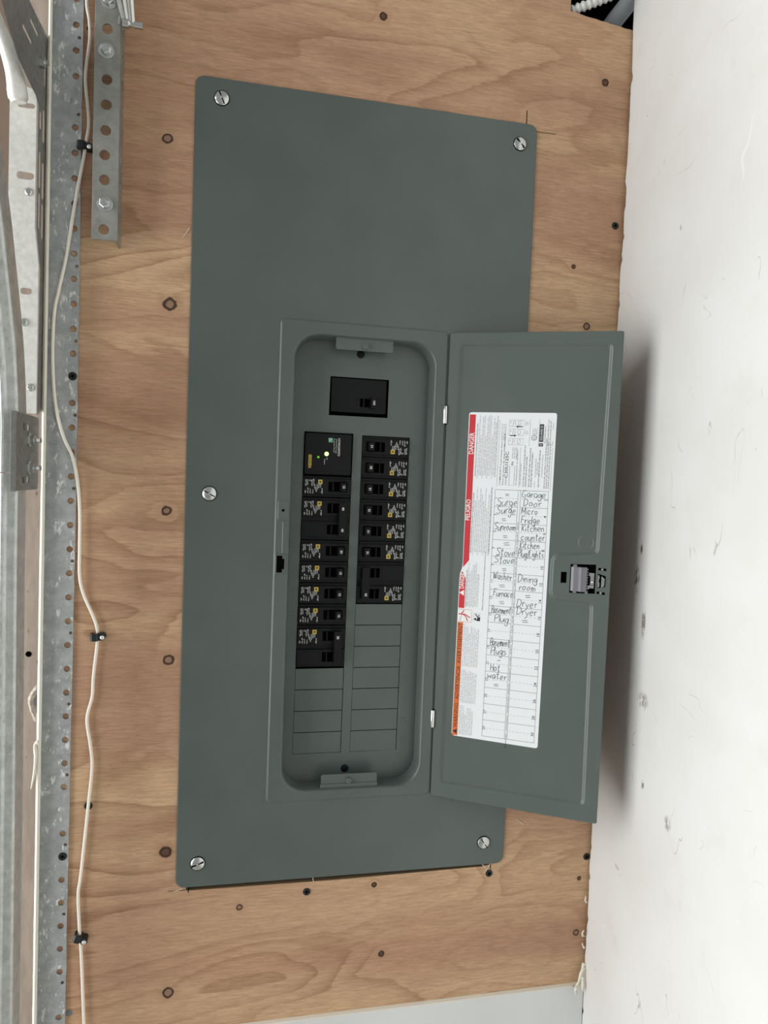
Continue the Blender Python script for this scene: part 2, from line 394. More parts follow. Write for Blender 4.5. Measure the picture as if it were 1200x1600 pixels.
# right hand drywall with a torn edge
zz = 24.0; edge = []; yb = -.10
while zz > -H0+.1:
    yb += random.uniform(-.03,.03); yb = max(-.17, min(-.05, yb)); j = yb
    if random.random() < .05: j -= .09
    if -3.2 < zz < -2.2 : j -= .10
    edge.append((j, zz)); zz -= random.uniform(.12,.3)
wl = B(); loop = [(y, z) for y, z in edge] + [(edge[-1][0], -H0+.02), (-130, -H0+.02), (-130, 24)]
plate(wl, loop, [], 19.80, 20.30, mp=lambda a, b, c: (b, a, c))
for fc in wl.faces:
    c = fc.calc_center_median()
    if c.x > 19.81 and c.y > -1: fc.material_index = 1
wr = obj('wall_right', wl, [M['wall'], M['cream']]); tag(wr, 'scuffed white drywall with torn edge', kind='structure')
# curls of torn paper along that edge
def curl(pts, wd, name='torn_paper'):
    b = B(); P = spline(pts, 4); prev = None
    for i, p in enumerate(P):
        ww = wd*(1-.75*i/len(P)); a = b.verts.new(p+Vector((-ww, random.uniform(-.03,.03), random.uniform(-.02,.02)))); c = b.verts.new(p+Vector((ww, random.uniform(-.05,.02), random.uniform(-.03,.03))))
        if prev: b.faces.new((prev[0], prev[1], c, a))
        prev = (a, c)
    o = obj(name, b, M['cream'], wr, smooth=True); s = o.modifiers.new('s', 'SOLIDIFY'); s.thickness = .02*S
curl(((19.74,-.12,-37.2),(19.62,-.2,-37.0),(19.6,-.24,-36.75)), .06)
curl(((19.75,-.12,-38.9),(19.58,-.22,-38.8),(19.5,-.28,-38.6),(19.55,-.3,-38.45)), .07)
curl(((19.72,-.15,-39.5),(19.6,-.2,-39.3),(19.55,-.25,-39.15)), .05)
curl(((19.74,-.2,-40.2),(19.58,-.3,-40.6),(19.42,-.35,-41.0),(19.22,-.38,-41.25),(19.02,-.42,-41.15)), .13)
curl(((19.70,-.25,-40.4),(19.62,-.36,-41.0),(19.6,-.42,-41.5)), .13)
curl(((19.35,-.36,-41.2),(19.22,-.42,-41.45),(19.28,-.42,-41.6)), .10)
# lower white board below the plywood, with a visible top ledge
lb = B(); xs = [-4.0 + k*.5 for k in range(48)]; xs[-1] = 19.77
L1 = [lb.verts.new((x, -.16+random.uniform(-.015,.015), -41.46+.006*x)) for x in xs]; L2 = [lb.verts.new((x, .0, -41.42+.006*x)) for x in xs]
L3 = [lb.verts.new((x, -.18, -41.49+.006*x)) for x in xs]; L4 = [lb.verts.new((x, -.18, -H0+.02)) for x in xs]
for a, b_, mi in ((L2, L1, 1), (L1, L3, 1), (L3, L4, 0)):
    for i in range(len(xs)-1): lb.faces.new((a[i], a[i+1], b_[i+1], b_[i])).material_index = mi
tag(obj('baseboard_back', lb, [M['board'], M['rawedge']]), 'white lower wall board with raw cream ledge', kind='structure')
# jamb beside the perforated angle
jb = B(); box(jb, -7.14, -5.60, .15, 5.5, -H0+.02, 24)
ja = obj('trim_2', jb, M['jamb']); tag(ja, 'beige wooden door jamb', kind='structure')
hb = B(); lathe(hb, [(.12,.149),(.12,.14),(0,.14)], (-6.16,0,-24.4), n=14); obj('nail_hole', hb, M['dark'], ja)
kb = B(); n = 22
kp = [(-5.78+.36*math.cos(2*PI*k/n)*(1+random.uniform(-.12,.12)), -26.5+.75*math.sin(2*PI*k/n)*(1+random.uniform(-.1,.1))) for k in range(n)]
lathe(kb, [(.0,.13),(.24,.145)], (-5.74,0,-26.4), n=14, mi=1)
vv = [[kb.verts.new((x, .149, z)) for x, z in kp], [kb.verts.new((-5.76+(x+5.76)*.75, .06+random.uniform(-.05,.03), -26.5+(z+26.5)*.78)) for x, z in kp], [kb.verts.new((-5.74+(x+5.74)*.45, .14, -26.45+(z+26.45)*.5)) for x, z in kp]]
for a, b_ in zip(vv, vv[1:]):
    for i in range(n): kb.faces.new((a[i], a[(i+1) % n], b_[(i+1) % n], b_[i]))
obj('paint_splash', kb, [M['splotch'], M['shadesteel']], ja, smooth=True)  # ring of splashed paint around a dark hole

sb_ = B(); box(sb_, -9, -7.16, 1.1, 4.0, -H0+.02, 24); tag(obj('trim_3', sb_, M['oldwood']), 'brown framing lumber beyond the jamb', kind='structure')

# ------------------------------------------------------------------ drywall screws in the plywood (parts of the wall)
def screw_bm():
    b = B(); lathe(b, [(0,-.005),(.05,-.01),(.055,-.035),(.115,-.04),(.165,-.03),(.175,-.008),(.12,.05)], (0,0,0), n=18)
    for a in (.3, .3+PI/2):
        c, s = math.cos(a), math.sin(a)
        q = [(.09*c-.02*s,-.042,.09*s+.02*c),(-.09*c-.02*s,-.042,-.09*s+.02*c),(-.09*c+.02*s,-.042,-.09*s-.02*c),(.09*c+.02*s,-.042,.09*s-.02*c)]
        quad(b, q, 1)
    return b
s0 = None
for x, z in ((19.43,-4.08),(5.79,-35.5),(14.57,-35.33),(19.66,-34.88),(-3.67,-30.94)):
    if s0 is None: s0 = obj('screw', screw_bm(), [M['screwblk'], M['dark']], wb, (x, -.005, z), smooth=True, local=True)
    else: child_copy(s0, (x, -.005, z), wb, (0, random.uniform(0, 3), 0))
nb = B(); lathe(nb, [(0,-.02),(.12,-.02),(.15,0)], (0,0,0), n=16); obj('nail_head', nb, M['shadesteel'], wb, (-4.29,0,-40.03), local=True)
# long splinter slivers
for a, b_ in (((.3,-.02,-34.9),(-.1,-.03,-35.0)),((6.03,-.03,-34.8),(6.08,-.05,-35.05)),((14.2,-.05,-34.85),(14.42,-.05,-35.1)),((14.7,-.02,-34.7),(14.35,-.04,-35.25)),((16.2,-.02,-33.0),(15.8,-.03,-32.7)),((-.1,-.02,-6.3),(-.35,-.04,-6.7))):
    sb = B(); tube(sb, [a, b_], [.018,.008], 5); obj('splinter', sb, M['rawedge'], wb)

# ------------------------------------------------------------------ electrical panel
pan = empty('electrical_panel', (7.6, 0, -34.84), 'grey steel electrical panel with its door swung open on the plywood wall', 'electrical panel')
cv = B()
R1 = lambda i, y: [(x, y, z) for x, z in rrect(0+i, 15.25-i, -34.84+i, 0-i, .38-i*.5, 7)]
FR = lambda i, y: [(x, y, z) for x, z in rrect(3.80+i, 11.42-i, -31.25+i, -9.70-i, .22, 7)]
OP = lambda i, y: [(x, y, z) for x, z in rrect(4.40+i, 10.92-i, -30.84+i, -10.22-i, 1.15-i*.7, 7)]
rings = [R1(0, -.001), R1(0, -.04), R1(.01, -.06), R1(.03, -.07), R1(.06, -.07), FR(-.03, -.07), FR(0, -.07), FR(.015, -.075), FR(.035, -.09), FR(.06, -.117), FR(.08, -.131), FR(.095, -.135), FR(.12, -.135), OP(-.05, -.135), OP(-.02, -.135), OP(.015, -.13), OP(.05, -.112), OP(.08, -.08), OP(.10, -.03), OP(.115, .05), OP(.13, .2), OP(.16, .72)]
# slot and tab openings are added as separate pressed pieces
loft(cv, rings)
cover = obj('cover_plate', cv, M['paint'], pan, smooth=True, ang=32)
# cover screws: big dished heads with a slot
def big_screw():
    b = B(); lathe(b, [(0,-.115),(.05,-.11),(.18,-.085),(.27,-.055),(.295,-.03),(.29,-.0)], (0,0,0), n=26)
    box(b, -.27, .27, -.118, -.0, -.022, .022, 1); lathe(b, [(0,-.135),(.045,-.13),(.055,-.1)], (0,0,0), n=12)
    return b
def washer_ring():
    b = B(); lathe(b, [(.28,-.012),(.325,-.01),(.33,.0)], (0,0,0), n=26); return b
q0 = None
for x, z, a in ((1.08,-.83,1.15),(14.43,-.95,.8),(1.0,-17.45,.5),(.92,-33.78,-.35),(14.2,-33.75,.95)):
    if q0 is None:
        q0 = obj('cover_screw', big_screw(), [M['zinc'], M['dark']], pan, (x, -.075, z), smooth=True, local=True, rot=(0, a, 0)); q0['label'] = 'bright zinc slotted cover screw'
        w0 = obj('screw_recess_shade', washer_ring(), M['dark'], pan, (x, -.071, z), local=True)  # dark ring painted in for the shade around the screw head
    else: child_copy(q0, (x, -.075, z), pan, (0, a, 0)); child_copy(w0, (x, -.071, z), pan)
# pressed tabs on the left of the opening
tb = B(); 
def emboss(b, loop, y0, y1, ins):
    cx = sum(p[0] for p in loop)/len(loop); cz = sum(p[1] for p in loop)/len(loop)
    def off(d):
        out = []
        for i, p in enumerate(loop):
            a, c = Vector(loop[i-1]), Vector(loop[(i+1) % len(loop)]); t = (c-a).normalized(); n = Vector((t.y, -t.x))
            out.append((p[0]-n.x*d, p[1]-n.y*d))
        return out
    A = loop; I = off(ins)
    loft(b, [[(x, y0, z) for x, z in A], [(x, y1, z) for x, z in I]])
    return I
I = emboss(tb, rrect(3.93, 4.44, -18.52, -17.66, .07, 3), -.136, -.165, .035); fill(tb, I, [circ(4.17,-18.08,.065,10)], -.165)
I = emboss(tb, rrect(4.16, 4.42, -20.0, -18.55, .05, 3), -.136, -.155, .03); fill(tb, I, [], -.155)
I = emboss(tb, rrect(3.86, 4.41, -20.93, -20.0, .07, 3), -.136, -.165, .035); fill(tb, I, [], -.165)
obj('catch_pressing', tb, M['paint'], pan, smooth=True)
tb = B(); plate(tb, [(3.95,-20.83),(4.2,-20.83),(4.2,-20.68),(4.29,-20.68),(4.29,-20.22),(4.2,-20.22),(4.2,-20.08),(3.95,-20.08)], [], -.168, -.14); obj('catch_slot', tb, M['dark'], pan)  # dark plate in place of the slot's inner shade
tb = B(); lathe(tb, [(0,-.164),(.066,-.164)], (4.17,0,-18.08), n=10); obj('pin_hole', tb, M['dark'], pan)
# dead front
holes = [[(6.15,-13.73),(8.88,-13.72),(8.89,-11.97),(6.17,-11.97)], [(4.99,-29.38),(7.25,-29.38),(7.31,-14.52),(5.07,-14.52)], [(7.67,-29.38),(9.91,-29.36),(9.975,-14.57),(7.73,-14.57)]]
def lcol(z): t = (z+14.52)/-14.86; return (5.07-.08*t, 7.31-.06*t)
def rcol(z): t = (z+14.57)/-14.8; return (7.73-.06*t, 9.975-.065*t)
df = B(); plate(df, rrect(4.3, 11.0, -31.2, -9.9, .1, 2), holes, .75, .80)
obj('dead_front', df, M['paint'], pan)
def twist(z1, z0, xx):
    x0, x1 = xx; b = B(); g = .035
    v = [(x0+.015,.765,z0),(x1-.03,.765,z0),(x1-.03,.765,z1-g),(x0+.015,.765,z1-g)]
    plate(b, [(p[0], p[2]) for p in v], [], .752, .80)
    # top and right lip pressed inwards so the joint reads
    return b
for k in range(4): z1 = -25.36-1.0*k; obj('twist_out_plate', twist(z1, z1-1.0+.0, lcol(z1-.5)), M['paint'], pan)
for k in range(7): z1 = -22.36-1.0*k; obj('twist_out_plate', twist(z1, z1-1.0+.0, rcol(z1-.5)), M['paint'], pan)
# steel box behind, near-black to carry the shade inside it
bx = B()
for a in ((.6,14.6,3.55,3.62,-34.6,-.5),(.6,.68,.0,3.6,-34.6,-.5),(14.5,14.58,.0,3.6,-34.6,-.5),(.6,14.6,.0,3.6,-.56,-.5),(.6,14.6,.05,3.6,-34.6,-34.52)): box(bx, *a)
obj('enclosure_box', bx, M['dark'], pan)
# retaining tabs at both ends with their thumb screws
def tabm(z0, z1, top):
    b = B(); L = rrect(6.28, 8.88, z0, z1, .09, 3); plate(b, L, [], .06, .11)
    zz_ = z1 if top else z0; d = .12 if top else -.12
    box(b, 6.24, 8.90, .02, .10, min(zz_-d*.6, zz_+d), max(zz_-d*.6, zz_+d)); return b
obj('retaining_tab', tabm(-10.86,-10.26,True), M['paint'], pan, bevel=.02)
obj('retaining_tab', tabm(-30.62,-30.12,False), M['paint'], pan, bevel=.02)
for x, z in ((7.62,-10.66),(7.55,-30.42)):
    b = B(); lathe(b, [(0,-.07),(.10,-.065),(.135,-.04),(.14,.06)], (x,0,z), n=18); box(b, x-.1, x+.1, -.075, -.06, z-.012, z+.012); obj('tab_screw', b, M['paint'], pan, smooth=True)
    b = B(); lathe(b, [(0,.66),(.11,.67),(.125,.70),(.17,.71),(.18,.75)], (x-.1,0,z+(-.24 if z > -20 else .28)), n=18); obj('dead_front_stud', b, M['blk'], pan, smooth=True)
# pressed circuit numbers, laid flat with their relief shading put in a darker grey
nb = B()
for k in range(15):
    z = -15.0-.995*k
    text(nb, str(2*k+1), .34, (lcol(z)[0]-.42,.748,z+.1), rd=(0,0,-1), ud=(1,0,0), fit=None, align='C')
    text(nb, str(2*k+2), .34, (rcol(z)[1]+.40,.748,z-.0), rd=(0,0,1), ud=(-1,0,0), align='C')
MN = mat('pressed_number_shade', (.077,.094,.086), .45); obj('pressed_numbers', nb, MN, pan)

# ------------------------------------------------------------------ panel door (part of the panel), built in its own hinge frame
TH = math.atan2(-3.52, 6.57)
HG = (11.45, -.14, 0)
db = B()
def round_poly(pts, rad, n=4):
    out = []; N = len(pts)
    for i in range(N):
        a, b_, c = Vector(pts[i-1]), Vector(pts[i]), Vector(pts[(i+1) % N]); p = b_+(a-b_).normalized()*rad; q = b_+(c-b_).normalized()*rad
        for k in range(n+1): t = k/n; out.append(tuple((1-t)**2*p+2*t*(1-t)*b_+t*t*q))
    return out
def offs(loop, d):
    out = []; N = len(loop)
    for i in range(N):
        a, b_, c = Vector(loop[i-1]), Vector(loop[i]), Vector(loop[(i+1) % N]); t = ((b_-a).normalized()+(c-b_).normalized()).normalized(); n = Vector((-t.y, t.x))
        out.append((b_.x+n.x*d, b_.y+n.y*d))
    return out
outl = [(.0,-31.24),(7.44,-31.30),(7.51,-9.88),(.03,-9.80)]
outer_d = round_poly(outl, .07, 2)
bead = round_poly([(.36,-30.62),(6.93,-30.62),(6.86,-21.55),(5.08,-21.46),(5.10,-19.66),(6.98,-19.50),(7.14,-10.36),(.48,-10.27)], .3, 6)
# loop is counter clockwise: inner side is +normal
prof = [(-.03,0)] + [(.17*k/10, .09*(3*(k/10)**2-2*(k/10)**3)) for k in range(11)] + [(.20,.09)]
lh = [(5.80,-21.22),(6.88,-21.18),(6.88,-19.90),(5.80,-19.95)]
sh = [(5.41,-20.81),(5.66,-20.80),(5.66,-20.31),(5.41,-20.32)]
k1 = [(6.97,-20.14),(7.31,-20.16),(7.31,-20.05),(6.97,-20.03)]; k2 = [(6.95,-21.17),(7.30,-21.20),(7.30,-21.09),(6.95,-21.06)]; k3 = [(6.96,-20.93),(7.30,-20.85),(7.30,-20.38),(6.96,-20.28)]
fill(db, outer_d, [offs(bead, prof[0][0]), lh, sh, k1, k2, k3], 0)
loft(db, [[(x, y, z) for x, z in offs(bead, d)] for d, y in prof])
fill(db, offs(bead, prof[-1][0]), [], prof[-1][1])
loft(db, [[(x, 0, z) for x, z in outer_d], [(x, .02, z) for x, z in offs(outer_d, -.02)], [(x, .16, z) for x, z in offs(outer_d, -.02)]])
bk = outer_d; fill(db, offs(bk, -.02), [lh, sh, k1, k2, k3], .16)
for L in (lh, sh, k1, k2, k3): loft(db, [[(x, 0, z) for x, z in L], [(x, .16, z) for x, z in L]])
bmesh.ops.remove_doubles(db, verts=db.verts, dist=1e-4)
door = obj('door', db, M['paint'], pan, HG, smooth=True, local=True, rot=(0, 0, TH), ang=32)
ORG[door.name] = (0, 0, 0)
# dark backing of the latch openings so they are not see-through
b = B()
for L in (lh, sh, k1, k2, k3):
    x0 = min(p[0] for p in L); x1 = max(p[0] for p in L); z0 = min(p[1] for p in L); z1 = max(p[1] for p in L)
    box(b, x0+.005, x1-.005, .13, .159, z0+.01, z1-.01)
obj('latch_backing', b, M['dark'], door)
b = B()   # latch body: ribbed thumb slide
prism(b, [(5.84,.06),(5.84,-.04),(5.95,-.09),(6.14,-.10),(6.2,-.15),(6.27,-.17),(6.36,-.13),(6.52,-.11),(6.52,.06)], -21.12, -20.05, lambda p, q, a: (p, q, a))
box(b, 5.92, 6.08, -.06, .05, -20.06, -19.96); box(b, 5.95, 6.1, -.06, .05, -21.2, -21.1); box(b, 6.46, 6.58, -.06, .05, -21.2, -21.06)
for k in range(8): box(b, 6.52, 6.57, -.09, .02, -21.0+k*.12, -20.94+k*.12)
obj('latch', b, M['latchp'], door, bevel=.012)['label'] = 'grey ribbed plastic thumb latch'
b = B()
box(b, 6.6, 6.82, .0, .05, -20.42, -20.28); box(b, 6.6, 6.82, .0, .05, -20.95, -20.82); box(b, 6.56, 6.62, -.03, .06, -21.0, -20.85); box(b, 6.66, 6.82, .06, .1, -20.82, -20.42); lathe(b, [(0,-.02),(.05,0),(.05,.06)], (6.75,0,-20.68), n=10)
obj('latch_spring', b, M['zinc'], door, bevel=.008)
b = B()
prism(b, [(6.98,-20.33),(7.03,-20.36),(7.05,-20.45),(7.01,-20.6),(7.05,-20.7),(7.05,-20.85),(6.98,-20.9),(6.96,-20.6)], -.05, .12, lambda p, q, a: (p, a, q))
prism(b, [(7.13,-20.38),(7.26,-20.5),(7.25,-20.8),(7.12,-20.92),(7.12,-20.86),(7.2,-20.78),(7.21,-20.53),(7.12,-20.44)], -.05, .12, lambda p, q, a: (p, a, q))
prism(b, [(7.12,-20.44),(7.2,-20.53),(7.2,-20.78),(7.12,-20.86)], .02, .12, lambda p, q, a: (p, a, q))
lathe(b, [(0,.0),(.05,.01),(.05,.12)], (7.14,0,-20.1), n=10); lathe(b, [(0,.0),(.05,.01),(.05,.12)], (7.12,0,-21.13), n=10)
obj('latch_keeper', b, M['zinc'], door)['label'] = 'bright metal latch keeper'
b = B(); 
L = circ(6.41,-18.98,.335,26); loft(b, [[(x, .0895, z) for x, z in offs(L, .0)], [(x, .080, z) for x, z in offs(L, .02)], [(x, .0895, z) for x, z in offs(L, .04)]])
obj('knockout_ring', b, M['paint'], door, smooth=True)
for z0, z1 in ((-13.9,-13.1),(-28.0,-27.2)):
    b = B(); lathe(b, [(0,z0),(.085,z0),(.1,z0+.02),(.1,z1-.02),(.085,z1),(0,z1)], (-.06,-.03,0), 'z', 16); obj('hinge_pin', b, M['chrome'], door, smooth=True)['label'] = 'bright chrome hinge pin'
    b = B(); box(b, -.17, .05, -.0, .03, z0-.04, z1+.04); obj('hinge_leaf', b, M['dark'], door)

# ---- directory label stuck on the inside of the door
def shx(p): return (p[0]+.0095*(p[2]+13.36), p[1], p[2])
def shear(b):
    for v in b.verts: v.co.x += .0095*(v.co.z+13.36)
    return b
Y0 = .084
def lab(name, b, m, dy, lbl=None):
    shear(b)
    for v in b.verts: v.co.y += Y0-dy
    o = obj(name, b, m, door, recalc=False)
    if lbl: o['label'] = lbl
    return o
b = B()
LO = [(1.12,-28.30),(4.82,-28.36),(4.87,-28.34),(4.91,-28.28),(4.91,-13.46),(4.89,-13.39),(4.82,-13.36),(1.12,-13.36),(1.05,-13.39),(1.02,-13.46),(1.085,-20.25),(1.06,-20.5),(.99,-20.72),(.97,-21.0),(.98,-28.20),(1.04,-28.27)]
plate(b, LO, [], 0, .012)
lab('directory_label', b, M['label'], .004, 'white circuit directory and warning label')
RD, UD = (0, 0, 1), (-1, 0, 0)       # printed matter reads upwards
b = B(); fill(b, [(1.055,-13.46),(1.335,-13.46),(1.375,-20.1),(1.105,-20.45)]); fill(b, [(.995,-22.32),(1.265,-22.32),(1.265,-20.95),(1.09,-20.62),(1.0,-20.8)])
lab('red_band', b, M['red'], .006, 'red danger band')
b = B(); fill(b, [(1.0,-28.27),(1.255,-28.27),(1.255,-22.98),(1.0,-22.98)]); lab('orange_band', b, M['orange'], .006, 'orange warning band')
for wd, sz, o_, ft in (('DANGER', .30, (1.305,0,-15.25), .97), ('PELIGRO', .28, (1.30,0,-18.27), .95), ('DANGER', .28, (1.20,0,-21.42), .72)):
    b = B(); text(b, wd, sz, o_, RD, UD, .012, ft); lab('band_lettering', b, M['white'], .008)
b = B(); fill(b, [(1.22,-21.75),(1.22,-21.48),(1.00,-21.615)]); lab('alert_triangle', b, M['white'], .008)
b = B(); fill(b, [(1.0,-22.95),(1.62,-22.95),(1.62,-22.36),(1.0,-22.36)]); lab('symbol_ground', b, M['white'], .008)
for wd, z_, bo, ft in (('WARNING', -27.9, .0, 1.13), ('ADVERTENCIA', -26.58, .0, 1.55), ('AVERTISSEMENT', -24.9, .0, 1.88)):
    b = B(); text(b, wd, .26, (1.225,0,z_), RD, UD, bo, ft); lab('warning_lettering', b, M['ink'], .008)
b = B(); fill(b, [(1.22,-28.2),(1.22,-27.96),(1.02,-28.08)]); lab('alert_triangle', b, M['ink'], .008)
b = B()   # shock pictogram
ribbon(b, [(1.0,-22.38),(1.62,-22.38),(1.62,-22.95),(1.0,-22.95)], .014, 0)
for s_ in ([(1.14,-22.6),(1.27,-22.42)], [(1.22,-22.62),(1.32,-22.60),(1.56,-22.74)], [(1.24,-22.6),(1.36,-22.7),(1.45,-22.9)], [(1.12,-22.6),(1.3,-22.6)], [(1.06,-22.9),(1.12,-22.84),(1.09,-22.78),(1.16,-22.7),(1.14,-22.62)]):
    ribbon(b, s_, .045 if len(s_) < 5 else .02, 0)
fill(b, circ(1.07,-22.6,.04,10))
lab('shock_symbol', b, M['red'], .010)
b = B()   # read-the-manual symbol
fill(b, circ(1.80,-22.78,.055,10)); fill(b, [(1.84,-22.86),(2.02,-22.86),(2.02,-22.66),(1.9,-22.7)]); ribbon(b, [(1.8,-22.55),(1.9,-22.68),(1.98,-22.58)], .05, 0)
ribbon(b, [(1.72,-22.52),(2.06,-22.52)], .008, 0); ribbon(b, [(1.72,-22.88),(1.72,-22.52)], .006, 0)
lab('manual_symbol', b, M['ink'], .008)
# table ruling
b = B(); X = (2.39, 3.42, 3.53, 4.74); ZT, PITCH = -16.82, .754
zb = ZT-15*PITCH
for x in (X[0], X[1], X[2], X[3]): ribbon(b, [(x, ZT), (x, zb)], .012, 0)
ribbon(b, [(X[0]-.02, ZT), (X[3], ZT)], .014, 0); ribbon(b, [(X[0], zb), (X[3], zb)], .014, 0)
for k in range(1, 15):
    z = ZT-k*PITCH; ribbon(b, [(X[0], z), (X[1], z)], .013, 0); ribbon(b, [(X[2], z), (X[3], z)], .013, 0)
for k in range(15):
    z = ZT-(k+.5)*PITCH
    for i in range(6):
        x = X[0]+.18+i*.15; ribbon(b, [(x, z), (x+.075, z)], .009, 0)
        x = X[2]+.06+i*.165; ribbon(b, [(x, z), (x+.085, z)], .009, 0)
lab('directory_table', b, M['grey'], .007)
b = B()
for k in range(15):
    z = ZT-(k+.5)*PITCH
    text(b, str(2*k+1), .17, (X[0]+.13, 0, z), RD, UD, .004, align='C'); text(b, str(2*k+2), .19, (X[3]-.03, 0, z), RD, UD, .006, align='C')
lab('row_numbers', b, M['ink'], .007)
# fine print too small to read: word-length runs of minute marks
def microline(b, x, z0, z1, h, dens=.80, bold=False):
    z = z0
    while z < z1:
        wl_ = random.uniform(.05,.22); e = min(z+wl_, z1); q = z
        while q < e-.008:
            ww = random.uniform(.010,.020); tt = random.choice((.55,.62,.62,.95)); kind = random.random()
            if kind < .45: rect_z(b, x, q, q+ww*.5, h*tt)
            elif kind < .8: rect_z(b, x, q, q+ww, h*.22); rect_z(b, x-h*.42, q, q+ww, h*.2)
            else: rect_z(b, x, q, q+ww*.85, h*.6)
            q += ww*(1.5 if not bold else 1.25)
        z = e + .028
def rect_z(b, x, z0, z1, h): quad(b, ((x,0,z0),(x,0,z1),(x-h,0,z1),(x-h,0,z0)))
b = B()
for z0, z1, n_, x0, dx in ((-16.25,-13.5,11,1.56,.073),(-19.75,-16.75,10,1.53,.078)):
    for i in range(n_):
        e = z1 - random.choice((0,.05,.3,.9,.6)); x = x0+i*dx
        microline(b, x, z0+(.05 if i % 3 else 0), max(e, z0+.6), .05)
        if i % 3 == 0: fill(b, circ(x-.025, z0-.06, .018, 6))
for i in range(8): microline(b, 1.40+i*.068, -22.25+random.choice((0,.05)), -20.2-random.choice((.0,.1,.5,.3)), .045)
for z0, z1, n_ in ((-25.0,-23.05,9),(-26.7,-25.12,9),(-28.2,-26.82,8)):
    for i in range(n_): microline(b, 1.34+i*.082, z0, z1-random.choice((0,.03,.1,.35))-i*.02, .05)
lab('fine_print', b, M['grey'], .007)
b = B()
text(b, "RISQUE D'ÉLECTROCUTION, D'EXPLOSION OU D'ÉCLAIR D'ARC", .075, (1.47,0,-16.25), RD, UD, .01, 2.4)
text(b, 'PELIGRO DE DESCARGA ELÉCTRICA, EXPLOSIÓN O DESTELLO POR ARQUEO', .075, (1.45,0,-19.75), RD, UD, .01, 2.75)
text(b, 'HAZARD OF ELECTRIC SHOCK, EXPLOSION, OR ARC FLASH', .07, (1.34,0,-22.25), RD, UD, .01, 1.7)
text(b, 'Failure to follow these instructions will result in death or serious injury.', .07, (2.12,0,-22.35), RD, UD, .01, 2.7)
for i, z0, z1 in ((2.36,-16.25,-13.5),(2.27,-19.75,-16.7)): microline(b, i, z0, z1, .055, bold=True)
z = ZT-1.9*PITCH
while z > -27.9:
    L_ = random.uniform(.3,.8); microline(b, 3.50, z-L_, z, .055, bold=True); z -= L_+.1
lab('bold_print', b, M['ink'], .0075)
# product block at the top
b = B()
text(b, 'HOMELINE™ Load Center Panel', .085, (2.60,0,-16.6), RD, UD, .006, 1.95)
text(b, 'Panel de centro de carga HOMELINE™', .085, (2.73,0,-16.6), RD, UD, .008, 2.3)
text(b, 'HOM', .085, (2.87,0,-16.6), RD, UD, .0, .3); text(b, 'C30U125C', .19, (2.90,0,-16.28), RD, UD, .008, 1.18)
ribbon(b, [(2.98,-16.6),(2.98,-15.75),(3.2,-15.75),(3.2,-16.6),(2.98,-16.6)], .012, 0)
text(b, 'PA', .14, (3.14,0,-15.7), RD, UD, .01, .17)
for i in range(3): microline(b, 3.10+i*.085, -15.4, -14.9, .05, bold=True)
for i in range(2): microline(b, 3.32+i*.17, -16.6, -15.0+i*-.6, .07)
for x, z1 in ((3.64,-14.8),(3.74,-15.3),(3.88,-14.9),(3.98,-15.1),(4.30,-15.0)): microline(b, x, -16.65, z1, .075, bold=True)
for x, z0, z1 in ((4.12,-16.65,-16.4),(4.14,-16.2,-15.4),(4.22,-16.1,-15.5),(4.42,-16.2,-15.2)): microline(b, x, z0, z1, .06)
for x, z1 in ((4.55,-14.5),(4.64,-14.6),(4.73,-14.7)): microline(b, x, -16.7, z1, .065, bold=True)
for x in (2.52, 2.6, 2.68): microline(b, x+.05, -14.6, -13.85, .05)
for x, z0, z1 in ((2.44,-16.7,-13.7),(3.42,-16.7,-14.9),(3.78,-14.85,-13.65),(4.18,-14.85,-13.65),(4.80,-16.8,-14.9)): ribbon(b, [(x, z0), (x, z1)], .008, 0)
# breaker diagrams
for zc in (-14.64,-14.22,-13.82):
    ribbon(b, [(2.86,zc-.15),(2.86,zc+.13),(3.52,zc+.13),(3.52,zc-.15),(2.86,zc-.15)], .009, 0)
    ribbon(b, [(3.02,zc-.12),(3.06,zc+.1),(3.12,zc+.06),(3.13,zc-.08)], .012, 0); ribbon(b, [(3.28,zc-.12),(3.24,zc+.05),(3.36,zc+.1),(3.38,zc-.06),(3.28,zc-.12)], .012, 0); text(b, 'O', .09, (2.95,0,zc), RD, UD)
for zc, s_ in ((-14.38,1),(-13.98,-1)):
    xa, xb = (2.9, 3.1) if s_ > 0 else (3.45, 3.25)
    ribbon(b, [(xa, zc), (xb, zc)], .04, 0); fill(b, [(xb, zc-.06), (xb, zc+.06), (xb+.09*s_, zc)])
for zc, n_ in ((-14.24,'1'),(-13.84,'2')): text(b, n_, .1, (3.66,0,zc), RD, UD, align='C'); ribbon(b, [(3.62+.075*math.cos(t*PI/6), zc+.075*math.sin(t*PI/6)) for t in range(13)], .008, 0)
ribbon(b, [(3.98+.11*math.cos(t*PI/8), -14.46+.11*math.sin(t*PI/8)) for t in range(17)], .022, 0); text(b, 'UL', .12, (4.02,0,-14.52), RD, UD, .008, .12)
for i in range(3): microline(b, 3.94+i*.08, -14.32, -14.05, .05, bold=True)
fill(b, [(4.20,-14.64),(4.38,-14.64),(4.38,-13.86),(4.20,-13.86)]); fill(b, [(4.20,-14.84),(4.38,-14.84),(4.38,-14.70),(4.20,-14.70)])
text(b, 'by Schneider Electric', .08, (4.47,0,-14.7), RD, UD, .004, .75); text(b, 'www.Schneider-Electric.com', .075, (4.60,0,-14.85), RD, UD, .006, 1.2)
microline(b, 4.70, -14.8, -13.7, .06, bold=True); microline(b, 4.80, -14.8, -14.6, .05); microline(b, 4.80, -14.1, -13.75, .05)
lab('product_print', b, M['ink'], .007)
b = B(); text(b, 'SQUARE D', .13, (4.335,0,-14.58), RD, UD, .004, .66); ribbon(b, [(4.25,-14.79),(4.33,-14.79),(4.33,-14.75),(4.25,-14.75),(4.25,-14.79)], .014, 0)
